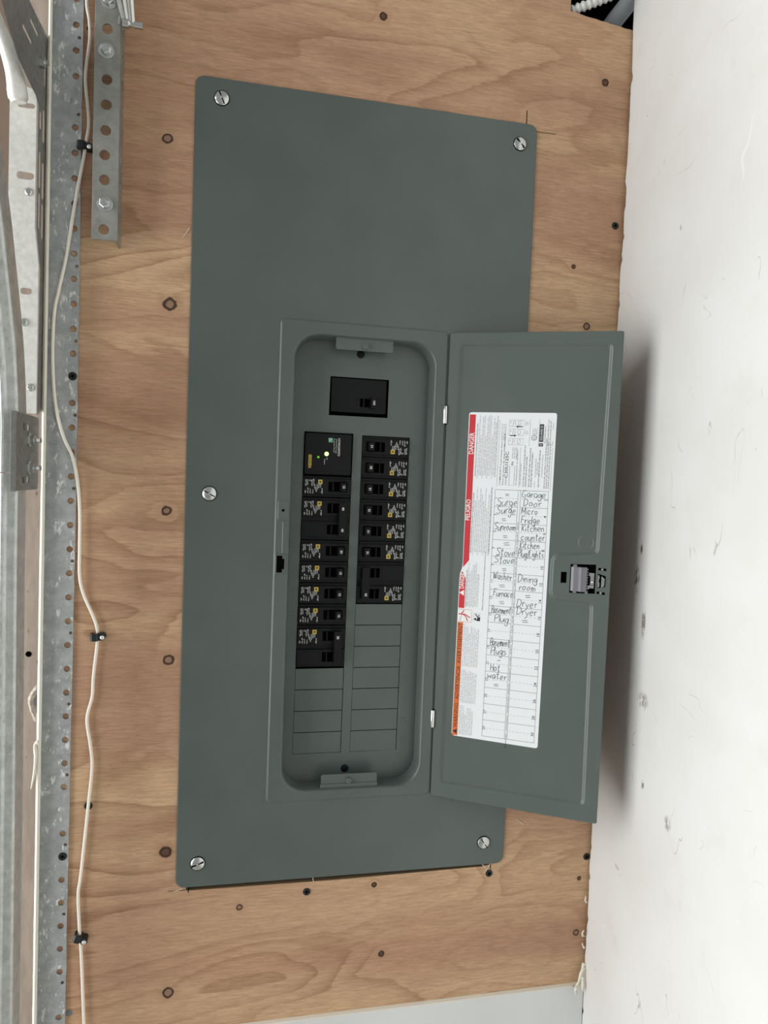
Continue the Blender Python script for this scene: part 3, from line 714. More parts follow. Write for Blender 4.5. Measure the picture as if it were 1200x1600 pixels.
lab('maker_lettering', b, M['label'], .009)
# handwriting: single stroke letters (x 0..~.6, y 0..1 capitals, .55 small, negative below the line)
a_ = [[(.45,.5),(.2,.55),(.05,.3),(.2,.03),(.42,.2),(.46,.5),(.47,.1),(.55,0)]]
HW = {'S':[[(.6,.9),(.4,1),(.12,.85),(.15,.62),(.45,.45),(.55,.22),(.35,0),(.0,.1)]],'u':[[(.05,.5),(.06,.15),(.2,.02),(.4,.15),(.45,.5),(.46,.1),(.55,.0)]],
 'r':[[(.08,.52),(.1,0)],[(.1,.3),(.22,.5),(.38,.5)]],'v':[[(.05,.5),(.22,0),(.42,.52)]],'g':[[(.42,.45),(.2,.55),(.05,.3),(.2,.05),(.42,.25),(.44,.5),(.42,-.25),(.22,-.42),(.05,-.25)]],
 'e':[[(.06,.28),(.4,.34),(.36,.52),(.16,.52),(.05,.25),(.16,.02),(.42,.1)]],'n':[[(.06,.52),(.07,0)],[(.07,.3),(.25,.54),(.4,.4),(.43,0)]],'o':[[(.25,.54),(.07,.3),(.2,.02),(.42,.2),(.38,.48),(.22,.54)]],
 'm':[[(.05,.5),(.06,0)],[(.06,.3),(.18,.52),(.28,.35),(.29,0)],[(.29,.3),(.42,.52),(.53,.35),(.55,0)]],'t':[[(.22,.95),(.2,.1),(.3,.0),(.4,.06)],[(.05,.6),(.42,.64)]],
 'W':[[(.0,.95),(.15,.05),(.32,.75),(.48,.05),(.7,1)]],'w':[[(.0,.55),(.14,.05),(.27,.4),(.42,.03),(.56,.55)]],'a':a_,'s':[[(.36,.5),(.14,.53),(.1,.36),(.34,.22),(.32,.04),(.05,.04)]],'h':[[(.07,1),(.06,0)],[(.06,.3),(.24,.52),(.38,.36),(.4,0)]],
 'F':[[(.1,0),(.12,.95),(.58,1)],[(.12,.52),(.46,.55)]],'c':[[(.4,.46),(.2,.54),(.05,.28),(.2,.02),(.42,.1)]],'B':[[(.08,0),(.1,.97),(.42,.9),(.42,.62),(.12,.5),(.5,.42),(.5,.1),(.08,0)]],'P':[[(.1,0),(.12,.97),(.48,.92),(.5,.58),(.12,.45)]],
 'l':[[(.1,1),(.08,.05),(.16,0)]],'H':[[(.08,1),(.06,0)],[(.5,1),(.48,0)],[(.06,.48),(.5,.54)]],'G':[[(.6,.85),(.35,1),(.05,.6),(.15,.1),(.45,.05),(.55,.4),(.3,.42)]],'D':[[(.1,.02),(.12,.98),(.5,.8),(.56,.35),(.3,.03),(.02,.0)]],
 'M':[[(.05,0),(.1,.95),(.3,.35),(.55,.98),(.6,0)]],'i':[[(.1,.5),(.1,0)],[(.1,.72),(.12,.76)]],'d':[[(.42,.45),(.2,.52),(.05,.25),(.2,.02),(.42,.2)],[(.44,1),(.43,0)]],'K':[[(.08,1),(.07,0)],[(.5,.92),(.1,.42),(.5,.0)]],
 'C':[[(.55,.8),(.35,.95),(.06,.55),(.2,.05),(.55,.1)]],'L':[[(.12,1),(.08,.05),(.5,.04)]],'/':[[(.05,-.1),(.3,1)]],'y':[[(.06,.5),(.2,.1)],[(.44,.52),(.2,-.1),(.02,-.4)]],'=':[[(0,.55),(.45,.65)],[(.05,.25),(.5,.32)]],'-':[[(0,.4),(.4,.55)]]}
WID = {'i':.22,'l':.22,'/':.34,'W':.78,'w':.64,'m':.64,'M':.7,'S':.68,'G':.66,'D':.66,'r':.42}
def write(b, s, x0, x1, z, h):
    tot = sum(WID.get(c, .56) for c in s); kx = (x1-x0)/tot; x = x0
    for i, c in enumerate(s):
        jz = random.uniform(-.07,.07)*h
        for st in HW.get(c, []):
            P = spline([(p[0]+.10*(p[1]-.4)+random.uniform(-.045,.045), p[1]+random.uniform(-.05,.05), 0) for p in st], 4) if len(st) > 2 else [Vector((p[0], p[1], 0)) for p in st]
            ribbon(b, [(x+p.x*kx, z+jz+p.y*h) for p in P], .023, 0)
        x += WID.get(c, .56)*kx
b = B()
rz = lambda k, half: ZT-(k-1)*PITCH-(.31 if half == 0 else .70)
for s_, k, hf, x0, x1, h in (('=',1,0,2.85,3.05,.2),('Surge',1,1,2.5,3.42,.36),('Surge',2,0,2.5,3.38,.36),('=',2,1,2.75,2.98,.26),('Sunroom',3,0,2.44,3.40,.32),('=',3,1,2.85,3.08,.26),
    ('=',4,0,2.9,3.2,.3),('Stove',4,1,2.6,3.44,.34),('Stove',5,0,2.52,3.44,.36),('=',5,1,2.9,3.1,.26),('Washer',6,0,2.52,3.36,.36),('=',6,1,2.8,3.1,.26),('Furnace',7,0,2.56,3.46,.33),('=',7,1,2.85,3.1,.28),
    ('Basement',8,0,2.52,3.42,.34),('Plug',8,1,2.66,3.34,.34),('Basement',10,0,2.54,3.44,.36),('Plugs',10,1,2.58,3.32,.36),('-',11,0,2.9,3.1,.22),('Hot',11,1,2.6,3.08,.32),('water',12,0,2.5,3.38,.32),('=',12,1,2.8,3.05,.24),
    ('Garage',1,0,3.58,4.66,.33),('Door',1,1,3.66,4.48,.32),('Micro',2,0,3.60,4.34,.32),('Fridge',2,1,3.60,4.46,.33),('Kitchen',3,0,3.66,4.66,.33),('counter',3,1,3.66,4.70,.32),('Kitchen',4,0,3.62,4.50,.32),('Plug/Lights',4,1,3.56,4.72,.33),
    ('Dining',6,0,3.62,4.5,.34),('room',6,1,3.68,4.44,.32),('=',7,0,3.98,4.25,.26),('Dryer',7,1,3.62,4.56,.36),('Dryer',8,0,3.64,4.56,.36),('=',8,1,3.9,4.2,.24)):
    write(b, s_, x0, x1, rz(k, hf), h)
lab('handwriting', b, M['pen'], .0085, 'handwritten circuit names in dark pen')

# ------------------------------------------------------------------ circuit breakers
W2 = 1.12; HP = .972
def body(n):
    b = B(); x0, x1 = -W2+.02, W2-.02; h = n*HP
    zb_, zt = -h/2+.012, h/2-.012
    box(b, x0, x1, .10, 1.2, zb_, zt)
    for k in range(n):
        zc = h/2-HP/2-k*HP
        win = [(.06,zc-.21),(.92,zc-.21),(.92,zc+.23),(.06,zc+.23)]
        L0 = rrect(x0, x1, zc-.345, zc+.355, .04, 2)
        plate(b, L0, [win], -.02, .12)
        box(b, x0+.1, -.05, -.032, .0, zc-.30, zc+.26) if k % 2 == 1 else box(b, x0+.02, -.08, -.026, .0, zc-.32, zc+.33)
    return b
def toggle(n):
    b = B(); h = n*HP
    for k in range(n):
        zc = h/2-HP/2-k*HP
        prism(b, [(.56,.2),(.60,-.34),(.84,-.34),(.90,.2)], zc-.185, zc+.205, lambda p, q, a: (p, q, a))
        box(b, .24, .30, -.05, .2, zc-.19, zc+.21)
    if n == 2: prism(b, [(.55,-.24),(.57,-.36),(.90,-.36),(.93,-.24)], -.76, .77, lambda p, q, a: (p, q, a))
    return b
def window(n):
    b = B(); h = n*HP
    for k in range(n): zc = h/2-HP/2-k*HP; box(b, .065, .915, .045, .049, zc-.205, zc+.225)
    return b
def prints(n, amp, both):
    h = n*HP; zc = h/2-HP/2; y = -.036; rnd = random.Random(5)
    a = B(); rect(a, -.42, -.22, zc+.11, zc+.31, y)
    k = B(); rect(k, -.355, -.285, zc+.175, zc+.245, y-.003)
    t = B()
    for x0_, z0_, z1_, h_ in ((-1.02,-.31,-.2,.05),(-.90,-.33,-.09,.055),(-.80,-.33,-.12,.05),(-.68,-.33,-.16,.05),(-1.0,.02,.31,.055),(-.92,.05,.31,.05),(-.82,.24,.31,.05),(-.74,.0,.3,.06),(-.66,.06,.31,.06),(-.60,-.12,.08,.04),(-.55,-.16,.0,.04),(-.48,-.14,.09,.05),(-.40,-.07,.09,.05),(-.33,-.05,.09,.05),(-.27,-.33,-.08,.06),(-.52,-.24,-.16,.05)):
        z = z0_
        while z < z1_:
            ww = rnd.uniform(.022,.045); q = rnd.random()
            x = x0_+rnd.uniform(-.006,.006)
            if q < .75: rect(t, x, x+h_*(.9 if q < .5 else .5), zc+z, zc+z+ww*.7, y)
            if q > .4: rect(t, x+h_*.6, x+h_, zc+z, zc+z+ww, y)
            z += ww*1.2
    nn = B()
    for q in range(n):
        if q and not both: continue
        zq = h/2-HP/2-q*HP
        text(nn, amp, .155, (.675,-.364 if n == 2 else -.344,zq+.01), rd=(0,0,-1), ud=(1,0,0), bold=.01, align='C')
    return a, k, t, nn
def amp_one(n, amp, q):
    b = B(); zq = n*HP/2-HP/2-q*HP; text(b, amp, .155, (.675,-.364 if n == 2 else -.344,zq+.01), rd=(0,0,-1), ud=(1,0,0), bold=.01, align='C'); return b
def breaker(o, n, amp, label, group, rot=0, both=False):
    r_ = (0, PI, 0) if rot else (0, 0, 0)
    t = empty('circuit_breaker', o, label, 'circuit breaker', group, r_); ORG[t.name] = (0, 0, 0)
    obj('housing', body(n), M['blk'], t, (0,0,0), bevel=.014); obj('toggle', toggle(n), M['blk2'], t, (0,0,0), bevel=.012)
    obj('toggle_window', window(n), M['dark'], t, (0,0,0))
    a, k, tt, nn = prints(n, amp, both)
    obj('logo_patch', a, M['yel'], t, (0,0,0))['label'] = 'small yellow logo square'
    obj('logo_mark', k, M['ink'], t, (0,0,0)); obj('rating_print', tt, M['dimw'], t, (0,0,0), recalc=False)['label'] = 'white rating print'
    nn.free()
    for q in range(2 if both else 1): obj('amp_number', amp_one(n, amp, q), M['white'], t, (0,0,0), recalc=False)['label'] = 'white amp number'
    return t
GL, GR = 'breakers in the left column', 'breakers in the right column'
YB = .70
lc = lambda row: (sum(lcol(-14.52-.99*(row+.5)))/2, YB, -14.53-.983*(row+.5))
rc = lambda row: (sum(rcol(-14.57-.99*(row+.5)))/2, YB, -14.575-.974*(row+.5))
def world(o): return Vector((o[0], o[1], o[2]+H0))*S
p15 = breaker(lc(2), 1, '15', 'black 15 amp breaker directly under the surge device with green light', GL)
for row, lab_ in ((6,'black 15 amp breaker directly below the 20 amp one, left column'),(7,'black 15 amp breaker second below the 20 amp one, left column'),(8,'black 15 amp breaker directly above the double 30 breaker, left column')):
    c = copy_tree(p15, world(lc(row))); c['label'] = lab_
breaker(lc(3.5), 2, '40', 'double-pole black breaker with tied toggles both marked 40, left column', GL, both=True)
breaker(lc(5), 1, '20', 'black 20 amp breaker just below the double 40 breaker, left column', GL)
breaker(lc(9.5), 2, '30', 'double-pole black breaker marked 30 at the bottom of the left column', GL)
RP = (0, PI, 0)
for row, lab_ in ((0,'black 15 amp breaker at the top of the right column'),(2,'black 15 amp breaker directly under the 20 amp one, right column'),(3,'black 15 amp breaker fourth from the top of the right column'),(4,'black 15 amp breaker fifth from the top of the right column'),(5,'black 15 amp breaker directly above the double 30 breaker, right column')):
    c = copy_tree(p15, world(rc(row)), RP); c['label'] = lab_; c['group'] = GR
breaker(rc(1), 1, '20', 'black 20 amp breaker second from the top of the right column', GR, 1)
breaker(rc(6.5), 2, '30', 'double-pole black breaker marked 30 with tied toggles, bottom of the right column', GR, 1)
# main breaker
mo = (7.5, .85, -12.78); t = empty('main_breaker', mo, 'wide black main breaker marked 100 in its own opening above the columns', 'circuit breaker')
b = B(); plate(b, rrect(6.24, 8.79, -13.55, -12.01, .03, 2), [[(7.58,-13.27),(8.36,-13.27),(8.36,-12.89),(7.58,-12.89)]], .83, 2.0, back=False); obj('housing', b, M['blk'], t, bevel=.012)
b = B(); prism(b, [(8.03,1.0),(8.06,.60),(8.32,.60),(8.37,1.0)], -13.32, -12.83, lambda p, q, a: (p, q, a)); box(b, 7.72, 7.78, .8, 1.0, -13.26, -12.9); obj('toggle', b, M['blk2'], t, bevel=.012)
b = B(); box(b, 7.5, 8.45, 1.0, 1.05, -13.4, -12.8); obj('toggle_window', b, M['dark'], t)
b = B(); text(b, '100', .15, (8.15,.596,-13.08), rd=(0,0,-1), ud=(1,0,0), bold=.01, align='C'); obj('amp_number', b, M['white'], t, recalc=False)['label'] = 'white amp number'
# surge device
so = (6.2, .6, -15.5); t = empty('surge_protector', so, 'black surge protection module with a lit green lamp, top of the left column', 'surge protector')
b = B(); L = rrect(5.10, 7.24, -16.45, -14.57, .09, 4)
loft(b, [[(x, 1.6, z) for x, z in L], [(x, .64, z) for x, z in L], [(x, .61, z) for x, z in offs(L, .03)]]); fill(b, offs(L, .03), [], .61)
box(b, 6.86, 6.88, .606, .62, -16.3, -14.75); obj('housing', b, M['blk'], t, smooth=True)
b = B(); lathe(b, [(0,.565),(.06,.575),(.09,.60),(.09,.63)], (6.09,0,-15.50), n=16); obj('green_lamp', b, M['led'], t, smooth=True)['label'] = 'bright lit green lamp'
b = B(); lathe(b, [(0,.595),(.05,.60),(.055,.62)], (5.72,0,-15.66), n=12); obj('status_lamp', b, M['led2'], t, smooth=True)['label'] = 'small dim green lamp'
dn = dict(rd=(0,0,-1), ud=(1,0,0)); b = B()
text(b, 'HOM250PSPD', .145, (6.60,.606,-14.78), bold=.008, fit=.80, **dn); text(b, 'Whole Home Surge', .085, (6.50,.606,-14.80), fit=.66, **dn); text(b, 'Protection Device', .085, (6.40,.606,-14.80), fit=.62, **dn)
text(b, 'On', .085, (6.09,.606,-15.66), **dn); text(b, 'Replace', .08, (5.99,.606,-15.74), **dn)
obj('module_lettering', b, M['dimw'], t, recalc=False)
b = B(); rect(b, 5.28, 5.42, -16.08, -15.56, .606); rect(b, 5.28, 5.40, -16.16, -16.10, .606); obj('logo_patch', b, M['yel'], t, recalc=False)['label'] = 'yellow maker patch'
b = B(); text(b, '□ SQUARE D', .10, (5.315,.603,-15.58), bold=.008, fit=.48, **dn); obj('logo_mark', b, M['ink'], t, recalc=False)
b = B(); rect(b, 6.16, 6.36, -14.97, -14.77, .606); obj('green_patch', b, M['green'], t, recalc=False); b = B(); ribbon(b, [(6.2+.05+.05*math.cos(k*PI/5), -14.86+.05*math.sin(k*PI/5)) for k in range(9)], .02, .603); obj('recycle_mark', b, M['white'], t, recalc=False)

# ------------------------------------------------------------------ long perforated angle on the plywood edge
ang = empty('perforated_angle', (-5.0, 0, -38), 'long grey perforated angle with flaking white paint along the plywood edge', 'steel angle')
nails = (-1.8, -31.0, -39.1); scr = (-12.81, -33.03)
# the strip leans slightly, as hung
axx = lambda z: -4.40 if z > -10 else -4.40
hl = []
for k in range(50):
    z = 4.23-1.0075*k
    if any(abs(z-q) < .45 for q in scr): continue
    if any(abs(z-q) < .35 for q in nails): continue
    xh = -4.70+.13*math.exp(-((z+17)/15)**2)
    hl.append(circ(xh, z, .135, 10))
for k in range(15):
    z = 3.74-3.0225*k; xh = -4.58+.12*math.exp(-((z+17)/15)**2); hl.append(circ(xh, z, .072, 8))
eR = [(-4.43+.06*math.exp(-((z+17)/14)**2)+random.uniform(-.012,.012), z) for z in [9-.5*k for k in range(103)]]
eL = [(-5.52, 9), (-5.52, -42)]
b = B(); plate(b, eR+[(-5.54,-42),(-5.54,9)], hl, -.10, -.015)
obj('face_leg', b, M['angle'], ang)
b = B(); prism(b, [(-5.60,-.015),(-5.52,-.015),(-5.52,-.33),(-5.60,-.33)], -42, 9, lambda p, q, a: (p, q, a)); obj('side_leg', b, M['angle'], ang)
b = B(); prev = None; z = 9
while z > -42:   # lumpy cream paint bead along the edge of the side leg
    lo = 1.0 if z > -20 else 1.25; wv = random.uniform(.9,1.15)*lo
    if z > 0: wv *= .5
    rr = [b.verts.new(q) for q in ((-5.62,-.30,z),(-5.63-.03*wv,-.37,z),(-5.58,-.40-.02*wv,z),(-5.52+.025*wv,-.37,z),(-5.515,-.30,z))]
    if prev:
        for i in range(4): b.faces.new((prev[i], prev[i+1], rr[i+1], rr[i]))
    prev = rr; z -= random.uniform(.15,.45)
obj('paint_bead', b, M['cream'], ang, smooth=True)['label'] = 'cream paint bead along the edge'
b = B(); tube(b, spline([(-5.60,-.4,-27.95),(-5.72,-.42,-28.05),(-5.68,-.42,-28.5),(-5.72,-.42,-29.2),(-5.84,-.42,-29.9)], 4), [.1,.09,.08,.05,.05,.06,.07,.075,.07,.07,.06,.06,.055,.05,.04,.03,.02], 7); obj('paint_drip', b, M['cream'], ang, smooth=True)['label'] = 'hanging cream paint drip'
for z in scr:
    if z == scr[0]: sa = obj('screw', screw_bm(), [M['screwblk'], M['dark']], ang, (-4.58, -.105, z), smooth=True, local=True)
    else: child_copy(sa, (-4.64, -.105, z), ang, (0, .4, 0))
for z in nails:
    b = B(); lathe(b, [(0,-.135),(.10,-.13),(.14,-.112),(.14,-.1)], (-4.71 if z < -5 else -4.72, 0, z), n=14); obj('nail_head', b, M['galv'], ang, smooth=True)

# ------------------------------------------------------------------ short punched angle with hex bolts
pa = empty('punched_angle', (-3.3, 0, -7.4), 'short dull steel angle punched with round holes, hex bolted at the top left', 'steel angle')
ph = [circ(-3.33+.012*random.uniform(-1,1), z, .205, 16) for z in (.73,-1.21,-2.18,-3.17,-4.13,-5.1,-7.03,2.7,3.7)]
b = B(); plate(b, [(-3.78,-7.45),(-2.80,-7.44),(-2.87,6),(-3.82,6)], ph, -1.0, -.9)
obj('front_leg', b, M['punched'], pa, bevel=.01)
b = B(); sh_ = []
for k in range(12): sh_.append(circ(-.45, 4.9-k*1.0, .19, 12))
sh_ = [c for c in sh_ if min(q[1] for q in c) > -7.3]
plate(b, [(-.9,-7.44),(-.005,-7.44),(-.005,6),(-.9,6)], sh_, -2.83, -2.9, mp=lambda a, q, c: (q, a, c))
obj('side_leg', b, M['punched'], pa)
def bolt():
    b = B(); lathe(b, [(.0,-.02),(.27,-.03),(.30,-.02),(.30,.0)], (0,0,0), n=22)
    L = circ(0, 0, .205, 6, .3); loft(b, [[(x, -.02, z) for x, z in L], [(x, -.19, z) for x, z in L], [(x*.86, -.215, z*.86) for x, z in L]]); fill(b, [(x*.86, z*.86) for x, z in L], [], -.215)
    lathe(b, [(.0,-.205),(.09,-.205),(.12,-.218)], (0,0,0), n=12)
    return b
b0 = None
for x, z in ((-3.36,-.12),(-3.3,-6.04),(-3.3,1.78)):
    if b0 is None: b0 = obj('hex_bolt', bolt(), M['zinc'], pa, (x, -1.0, z), smooth=True, local=True)
    else: child_copy(b0, (x, -1.0, z), pa, (0, .5+z*.1, 0))
for x, z in ((-3.36,-.12),(-3.3,-6.04)):
    b = B(); lathe(b, [(.13,-.9),(.13,-.01)], (x,0,z), n=10); obj('bolt_shank', b, M['galv'], pa)
b = B(); box(b, -2.93, -2.86, -1.04, -1.0, .95, 1.28); obj('bright_nick', b, M['zinc'], pa, bevel=.01)
# hanger strips bolted to it, running up towards the viewer
hs = empty('hanger_strips', (-2.5, -1.2, .9), 'bright steel hanger strips bolted to the punched angle, top left', 'steel strip')
for k, (xa, xb, w_) in enumerate(((-2.62,-3.35,.16),(-2.50,-2.95,.12),(-2.38,-2.62,.13),(-2.30,-2.42,.10))):
    a_, e_ = Vector((xa, -1.15-.06*k, .78)), Vector((xb, -1.9-.25*k, 3.4)); d_ = (e_-a_).normalized(); sx = Vector((w_/2, .02, 0)); b = B()
    for s_ in (-.025, .0): pass
    q = [a_-sx, a_+sx, e_+sx*1.3, e_-sx*1.3]; n_ = Vector((0, .04, 0)); v0 = [b.verts.new(p) for p in q]; v1 = [b.verts.new(p+n_) for p in q]
    b.faces.new(v0); b.faces.new(v1)
    for i in range(4): b.faces.new((v0[i], v0[(i+1) % 4], v1[(i+1) % 4], v1[i]))
    obj('strip', b, M['zinc'] if k % 2 else M['galv'], hs, bevel=.008)
b = B(); lathe(b, [(0,-2.72),(.16,-2.72),(.17,-2.5),(.1,-2.42),(.1,-2.28),(.13,-2.28),(.13,-1.96),(.0,-1.96)], (0,-1.3,.86), 'x', 14); obj('pivot_bolt', b, M['zinc'], hs, smooth=True)

# ------------------------------------------------------------------ thin cable and its clips
cp = [(-4.18,3.6),(-4.28,2.14),(-4.17,1.41),(-4.14,.67),(-4.26,-.47),(-4.27,-1.1),(-4.16,-2.09),(-4.12,-2.72),(-4.21,-3.4),(-4.27,-3.88),(-4.56,-5.69),(-4.86,-7.88),(-5.13,-9.32),(-5.30,-10.36),(-5.33,-12.16),(-5.2,-13.96),(-4.89,-15.25),(-4.5,-16.15),(-4.29,-17.19),(-4.19,-18.38),(-4.17,-19.71),(-4.15,-21.05),(-3.99,-21.85),(-3.59,-22.79),(-3.43,-23.33),(-3.42,-23.87),(-3.55,-25.37),(-3.58,-26.18),(-3.77,-27.14),(-3.62,-28.24),(-3.53,-29.2),(-3.65,-30.85),(-3.9,-33.89),(-3.99,-34.72),(-3.92,-36.13),(-3.85,-36.98),(-3.78,-38.11),(-3.66,-40.4),(-3.6,-41.2)]
def ycab(x, z):
    return -.19 if x < -4.25 else -.19 if x < -4.0 else -.12
b = B(); tube(b, spline([(x, ycab(x, z), z) for x, z in cp], 6), .066, 8)
tag(obj('cable', b, M['cable'], None, (-4.2,-.15,-41), smooth=True), 'thin cream-white cable winding down beside the perforated angle', 'cable')
def clip(nm, x, z, ang_, lab_, flip):
    t = empty(nm, (x, -.0, z), lab_, 'cable clip', 'clips along the cable', (0, ang_, 0)); ORG[t.name] = (0, 0, 0)
    b = B(); 
    prism(b, [(-.24,-.0),(-.24,-.30),(-.16,-.37),(.02,-.37),(.10,-.30),(.10,-.0),(.05,-.0),(.05,-.22),(-.02,-.28),(-.1,-.28),(-.17,-.22),(-.17,-.0)], -.16, .16, lambda p, q, a: (p, q, a))
    zz_ = -.02 if not flip else .02
    L = [(x_, z_) for x_, z_ in circ(.22, zz_, .15, 14)]; loft(b, [[(x_, -.0, z_) for x_, z_ in L], [(x_, -.33, z_) for x_, z_ in L]]); fill(b, L, [], -.33); box(b, .06, .24, -.31, -.0, -.14, .12)
    obj('clip_body', b, M['blkclip'], t, (0,0,0), bevel=.015)
    b = B(); lathe(b, [(0,-.385),(.06,-.38),(.085,-.36),(.085,-.32)], (.25,0,zz_-.03), n=16); obj('nail_head', b, M['nail'], t, (0,0,0), smooth=True)['label'] = 'bright round nail head'
clip('cable_clip', -4.30, -3.55, .05, 'black cable clip by the short punched angle, topmost of three', 0)
clip('cable_clip', -3.44, -23.62, -.05, 'black cable clip on bare plywood halfway down the cable', 1)
clip('cable_clip', -3.90, -36.6, .32, 'black cable clip with tilted nail near the bottom of the cable', 0)

# ------------------------------------------------------------------ garage door track, flag bracket, splice
tr = empty('door_track', (-5.9, -2.4, -60), 'galvanised garage door track curving forward at the far left', 'door track')
# section: web facing right at x=-5.75, front flange, rolled bright lip. local (x, depth from web rear towards viewer)
SEC = [(-6.02,.0),(-5.80,.0),(-5.75,.06),(-5.75,.52),(-5.765,.60),(-5.75,.68),(-5.75,.95),(-5.80,1.02),(-5.90,1.05),(-6.10,1.05),(-6.17,1.09),(-6.22,1.15),(-6.30,1.15),(-6.35,1.08),(-6.34,1.0),(-6.29,.96),(-6.24,1.0),(-6.10,.99),(-5.88,.99),(-5.81,.93),(-5.81,.06),(-6.02,.05)]
def sweep(path, parent, name):
    """path: (y, z) of the web's rear edge, section turned along it"""
    b = B(); rings = []
    for i, (y, z) in enumerate(path):
        a, c = Vector(path[max(i-1, 0)]), Vector(path[min(i+1, len(path)-1)]); t = (c-a).normalized(); n = Vector((t.y, -t.x))
        if n.x > 0: n = -n
        rings.append([b.verts.new((x, y+n.x*d, z+n.y*d)) for x, d in SEC])
    N = len(SEC)
    for r_, s_ in zip(rings, rings[1:]):
        for i in range(N): b.faces.new((r_[i], r_[(i+1) % N], s_[(i+1) % N], s_[i]))
    b.faces.new(rings[0]); b.faces.new(rings[-1])
    return obj(name, b, M['galv'], parent, smooth=True)
sweep([(-1.80,-H0+.5),(-1.85,-30),(-2.02,-20),(-2.04,-16.85)], tr, 'vertical_rail')
pth = [(q.x, q.y) for q in spline([(-2.05,-16.8,0),(-2.12,-14.5,0),(-2.5,-12.4,0),(-3.0,-10.9,0),(-3.6,-9.5,0),(-4.4,-7.7,0),(-5.5,-5.9,0),(-6.9,-4.3,0),(-8.6,-2.9,0),(-11,-1.6,0)], 4)]
sweep(pth, tr, 'curved_rail')
sp = B(); plate(sp, rrect(-3.62, -.78, -17.48, -14.62, .12, 3), [rrect(-3.0+.1, -2.6, -15.22, -14.98, .05, 2), rrect(-2.35, -1.95, -15.22, -14.98, .05, 2), rrect(-2.9, -2.6, -17.2, -16.98, .05, 2), rrect(-2.35, -1.95, -17.2, -16.98, .05, 2)], -5.66, -5.74, mp=lambda a, q, c: (q, a, c))
box(sp, -5.86, -5.66, -3.70, -3.60, -17.5, -14.6)
obj('splice_plate', sp, M['shadesteel'], tr, bevel=.01)
for z in (-15.57,-16.63):
    b = B(); lathe(b, [(.27,-5.66),(.27,-5.60),(.0,-5.60)], (0,-2.2,z), 'x', 18)
    L = circ(0, 0, .19, 6, .2); loft(b, [[(-5.60, -2.2+x, z+q) for x, q in L], [(-5.44, -2.2+x, z+q) for x, q in L]]); lathe(b, [(.19,-5.44),(.11,-5.43),(.11,-5.36),(.09,-5.34),(.11,-5.32),(.09,-5.29),(.11,-5.27),(.09,-5.24),(.10,-5.2),(0,-5.2)], (0,-2.2,z), 'x', 12)
    obj('splice_bolt', b, M['zinc'], tr, smooth=True)
# flag bracket: web standing off the wall, its shade put in the colour, plus a bright slotted face
fbk = empty('flag_bracket', (-5.9, -.7, -14.5), 'slotted steel flag bracket between the track and the perforated angle', 'bracket')
web = [(-.0,-14.2),(-.9,-14.55),(-.78,-8.8),(-1.36,-7.35),(-1.36,-2.75),(-1.67,-2.55),(-3.99,-2.42),(-5.26,-1.9),(-7.2,-.9),(-9.5,.6),(-9.5,1.6),(-4.0,.25),(-1.57,.35),(-.0,.5)]
b = B(); sl = [rrect(-1.2,-.98,-5.75,-4.35,.08,3), rrect(-.74,-.52,-6.0,-4.6,.08,3), rrect(-1.2,-.98,-7.3,-5.95,.08,3), rrect(-.74,-.52,-7.55,-6.2,.08,3), rrect(-.74,-.52,-3.8,-2.55,.08,3), rrect(-1.2,-.98,-3.5,-2.85,.08,3), rrect(-3.5,-2.4,-1.1,-.95,.06,3), rrect(-2.6,-1.6,-.35,-.2,.06,3), rrect(-.62,-.5,-1.6,-.7,.05,3)]
plate(b, web, sl, -5.70, -5.715, mp=lambda a, q, c: (q, a, c))
obj('web_plate', b, M['shadesteel'], fbk)
def rs(x, z, l, h): return rrect(x-l/2, x+l/2, z-h/2, z+h/2, h*.45, 4)
b = B(); plate(b, [(-5.77,-7.35),(-5.62,-8.75),(-5.62,-14.5),(-6.75,-14.5),(-6.72,-1.9),(-5.77,-2.2)], [rs(-6.13,-2.78,.62,.22), rs(-6.14,-5.42,.62,.30), rs(-6.05,-9.8,.42,.26)], -1.36, -1.28)
obj('slotted_face', b, M['bright'], fbk)['label'] = 'bright slotted face with brown stains'
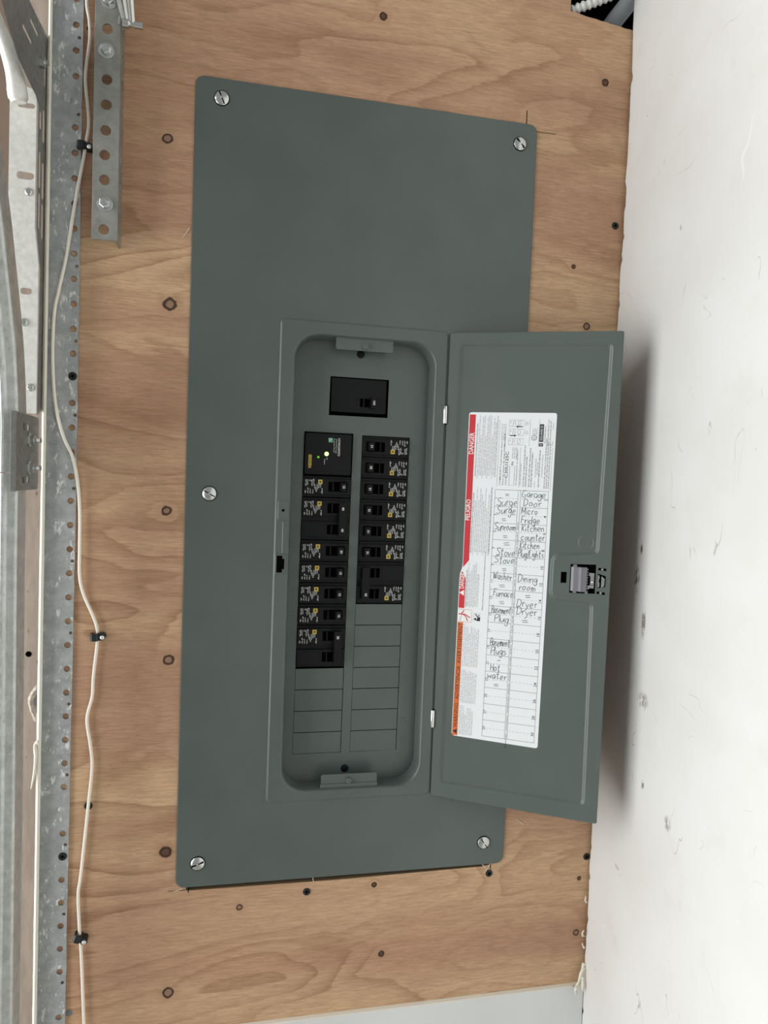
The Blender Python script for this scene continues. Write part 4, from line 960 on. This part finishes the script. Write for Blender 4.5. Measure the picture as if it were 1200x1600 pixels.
for x, z in ((-6.0,-6.03),(-6.1,-11.0),(-5.83,-13.5)):
    b = B(); lathe(b, [(0,-1.42),(.1,-1.44),(.15,-1.40),(.16,-1.362)], (x,0,z), n=16); box(b, x-.02, x+.02, -1.455, -1.43, z-.12, z+.12); obj('rivet_head', b, M['zinc'], fbk, smooth=True)
b = B(); lathe(b, [(.0,-5.98),(.2,-5.98),(.24,-5.8)], (0,-1.6,-1.0), 'x', 6); lathe(b, [(.21,-5.70),(.21,-5.52),(.1,-5.50),(.1,-5.38),(0,-5.38)], (0,-1.25,-1.05), 'x', 6); obj('bracket_bolt', b, M['zinc'], fbk)
# tapered bright brace lying across the top of the bracket
hb = B(); P = [(-7.6,-4.6,2.6),(-6.98,-3.6,.2),(-6.58,-3.0,-1.0),(-6.22,-2.66,-2.2),(-6.13,-2.45,-2.95),(-6.10,-2.40,-3.2)]
tube(hb, spline(P, 4), [.10+.25*min(1, k/15)-(.0 if k < 18 else .1*(k-17)/3) for k in range(21)], 14)
o = obj('track_brace', hb, M['bright'], None, (-6.0,-2.3,-3), smooth=True); tag(o, 'bright tapered round steel brace crossing in front of the flag bracket', 'brace')

# ------------------------------------------------------------------ corrugated flex and pipe in the notch
b = B(); P = spline([(16.15,.9,5.45),(16.8,.36,5.62),(17.7,.06,5.95),(18.6,-.15,6.35),(19.5,-.4,6.85),(20.6,-.8,7.5)], 14)
tube(b, P, [.20+.045*math.sin(k*1.75) for k in range(len(P))], 14)
tag(obj('flexible_conduit', b, M['flex'], None, (17.5,.3,5.9), smooth=True), 'white corrugated flexible conduit crossing the notch at the top right', 'conduit')
b = B(); P = [(18.95,2.3,5.0),(19.25,1.45,5.75),(19.85,.75,6.65),(20.7,-.1,7.8)]
tube(b, spline(P, 5), .42, 20)
tag(obj('pipe', b, M['pvc'], None, (19.3,.5,5.8), smooth=True), 'grey smooth pipe behind the white flexible conduit', 'pipe')

# minute print that cannot be picked apart stays joined
for o in D.objects:
    if o.name.split('.')[0] in ('pressed_numbers','fine_print','bold_print','product_print','row_numbers','handwriting','directory_table','rating_print','module_lettering','shock_symbol','manual_symbol'): o['kind'] = 'stuff'
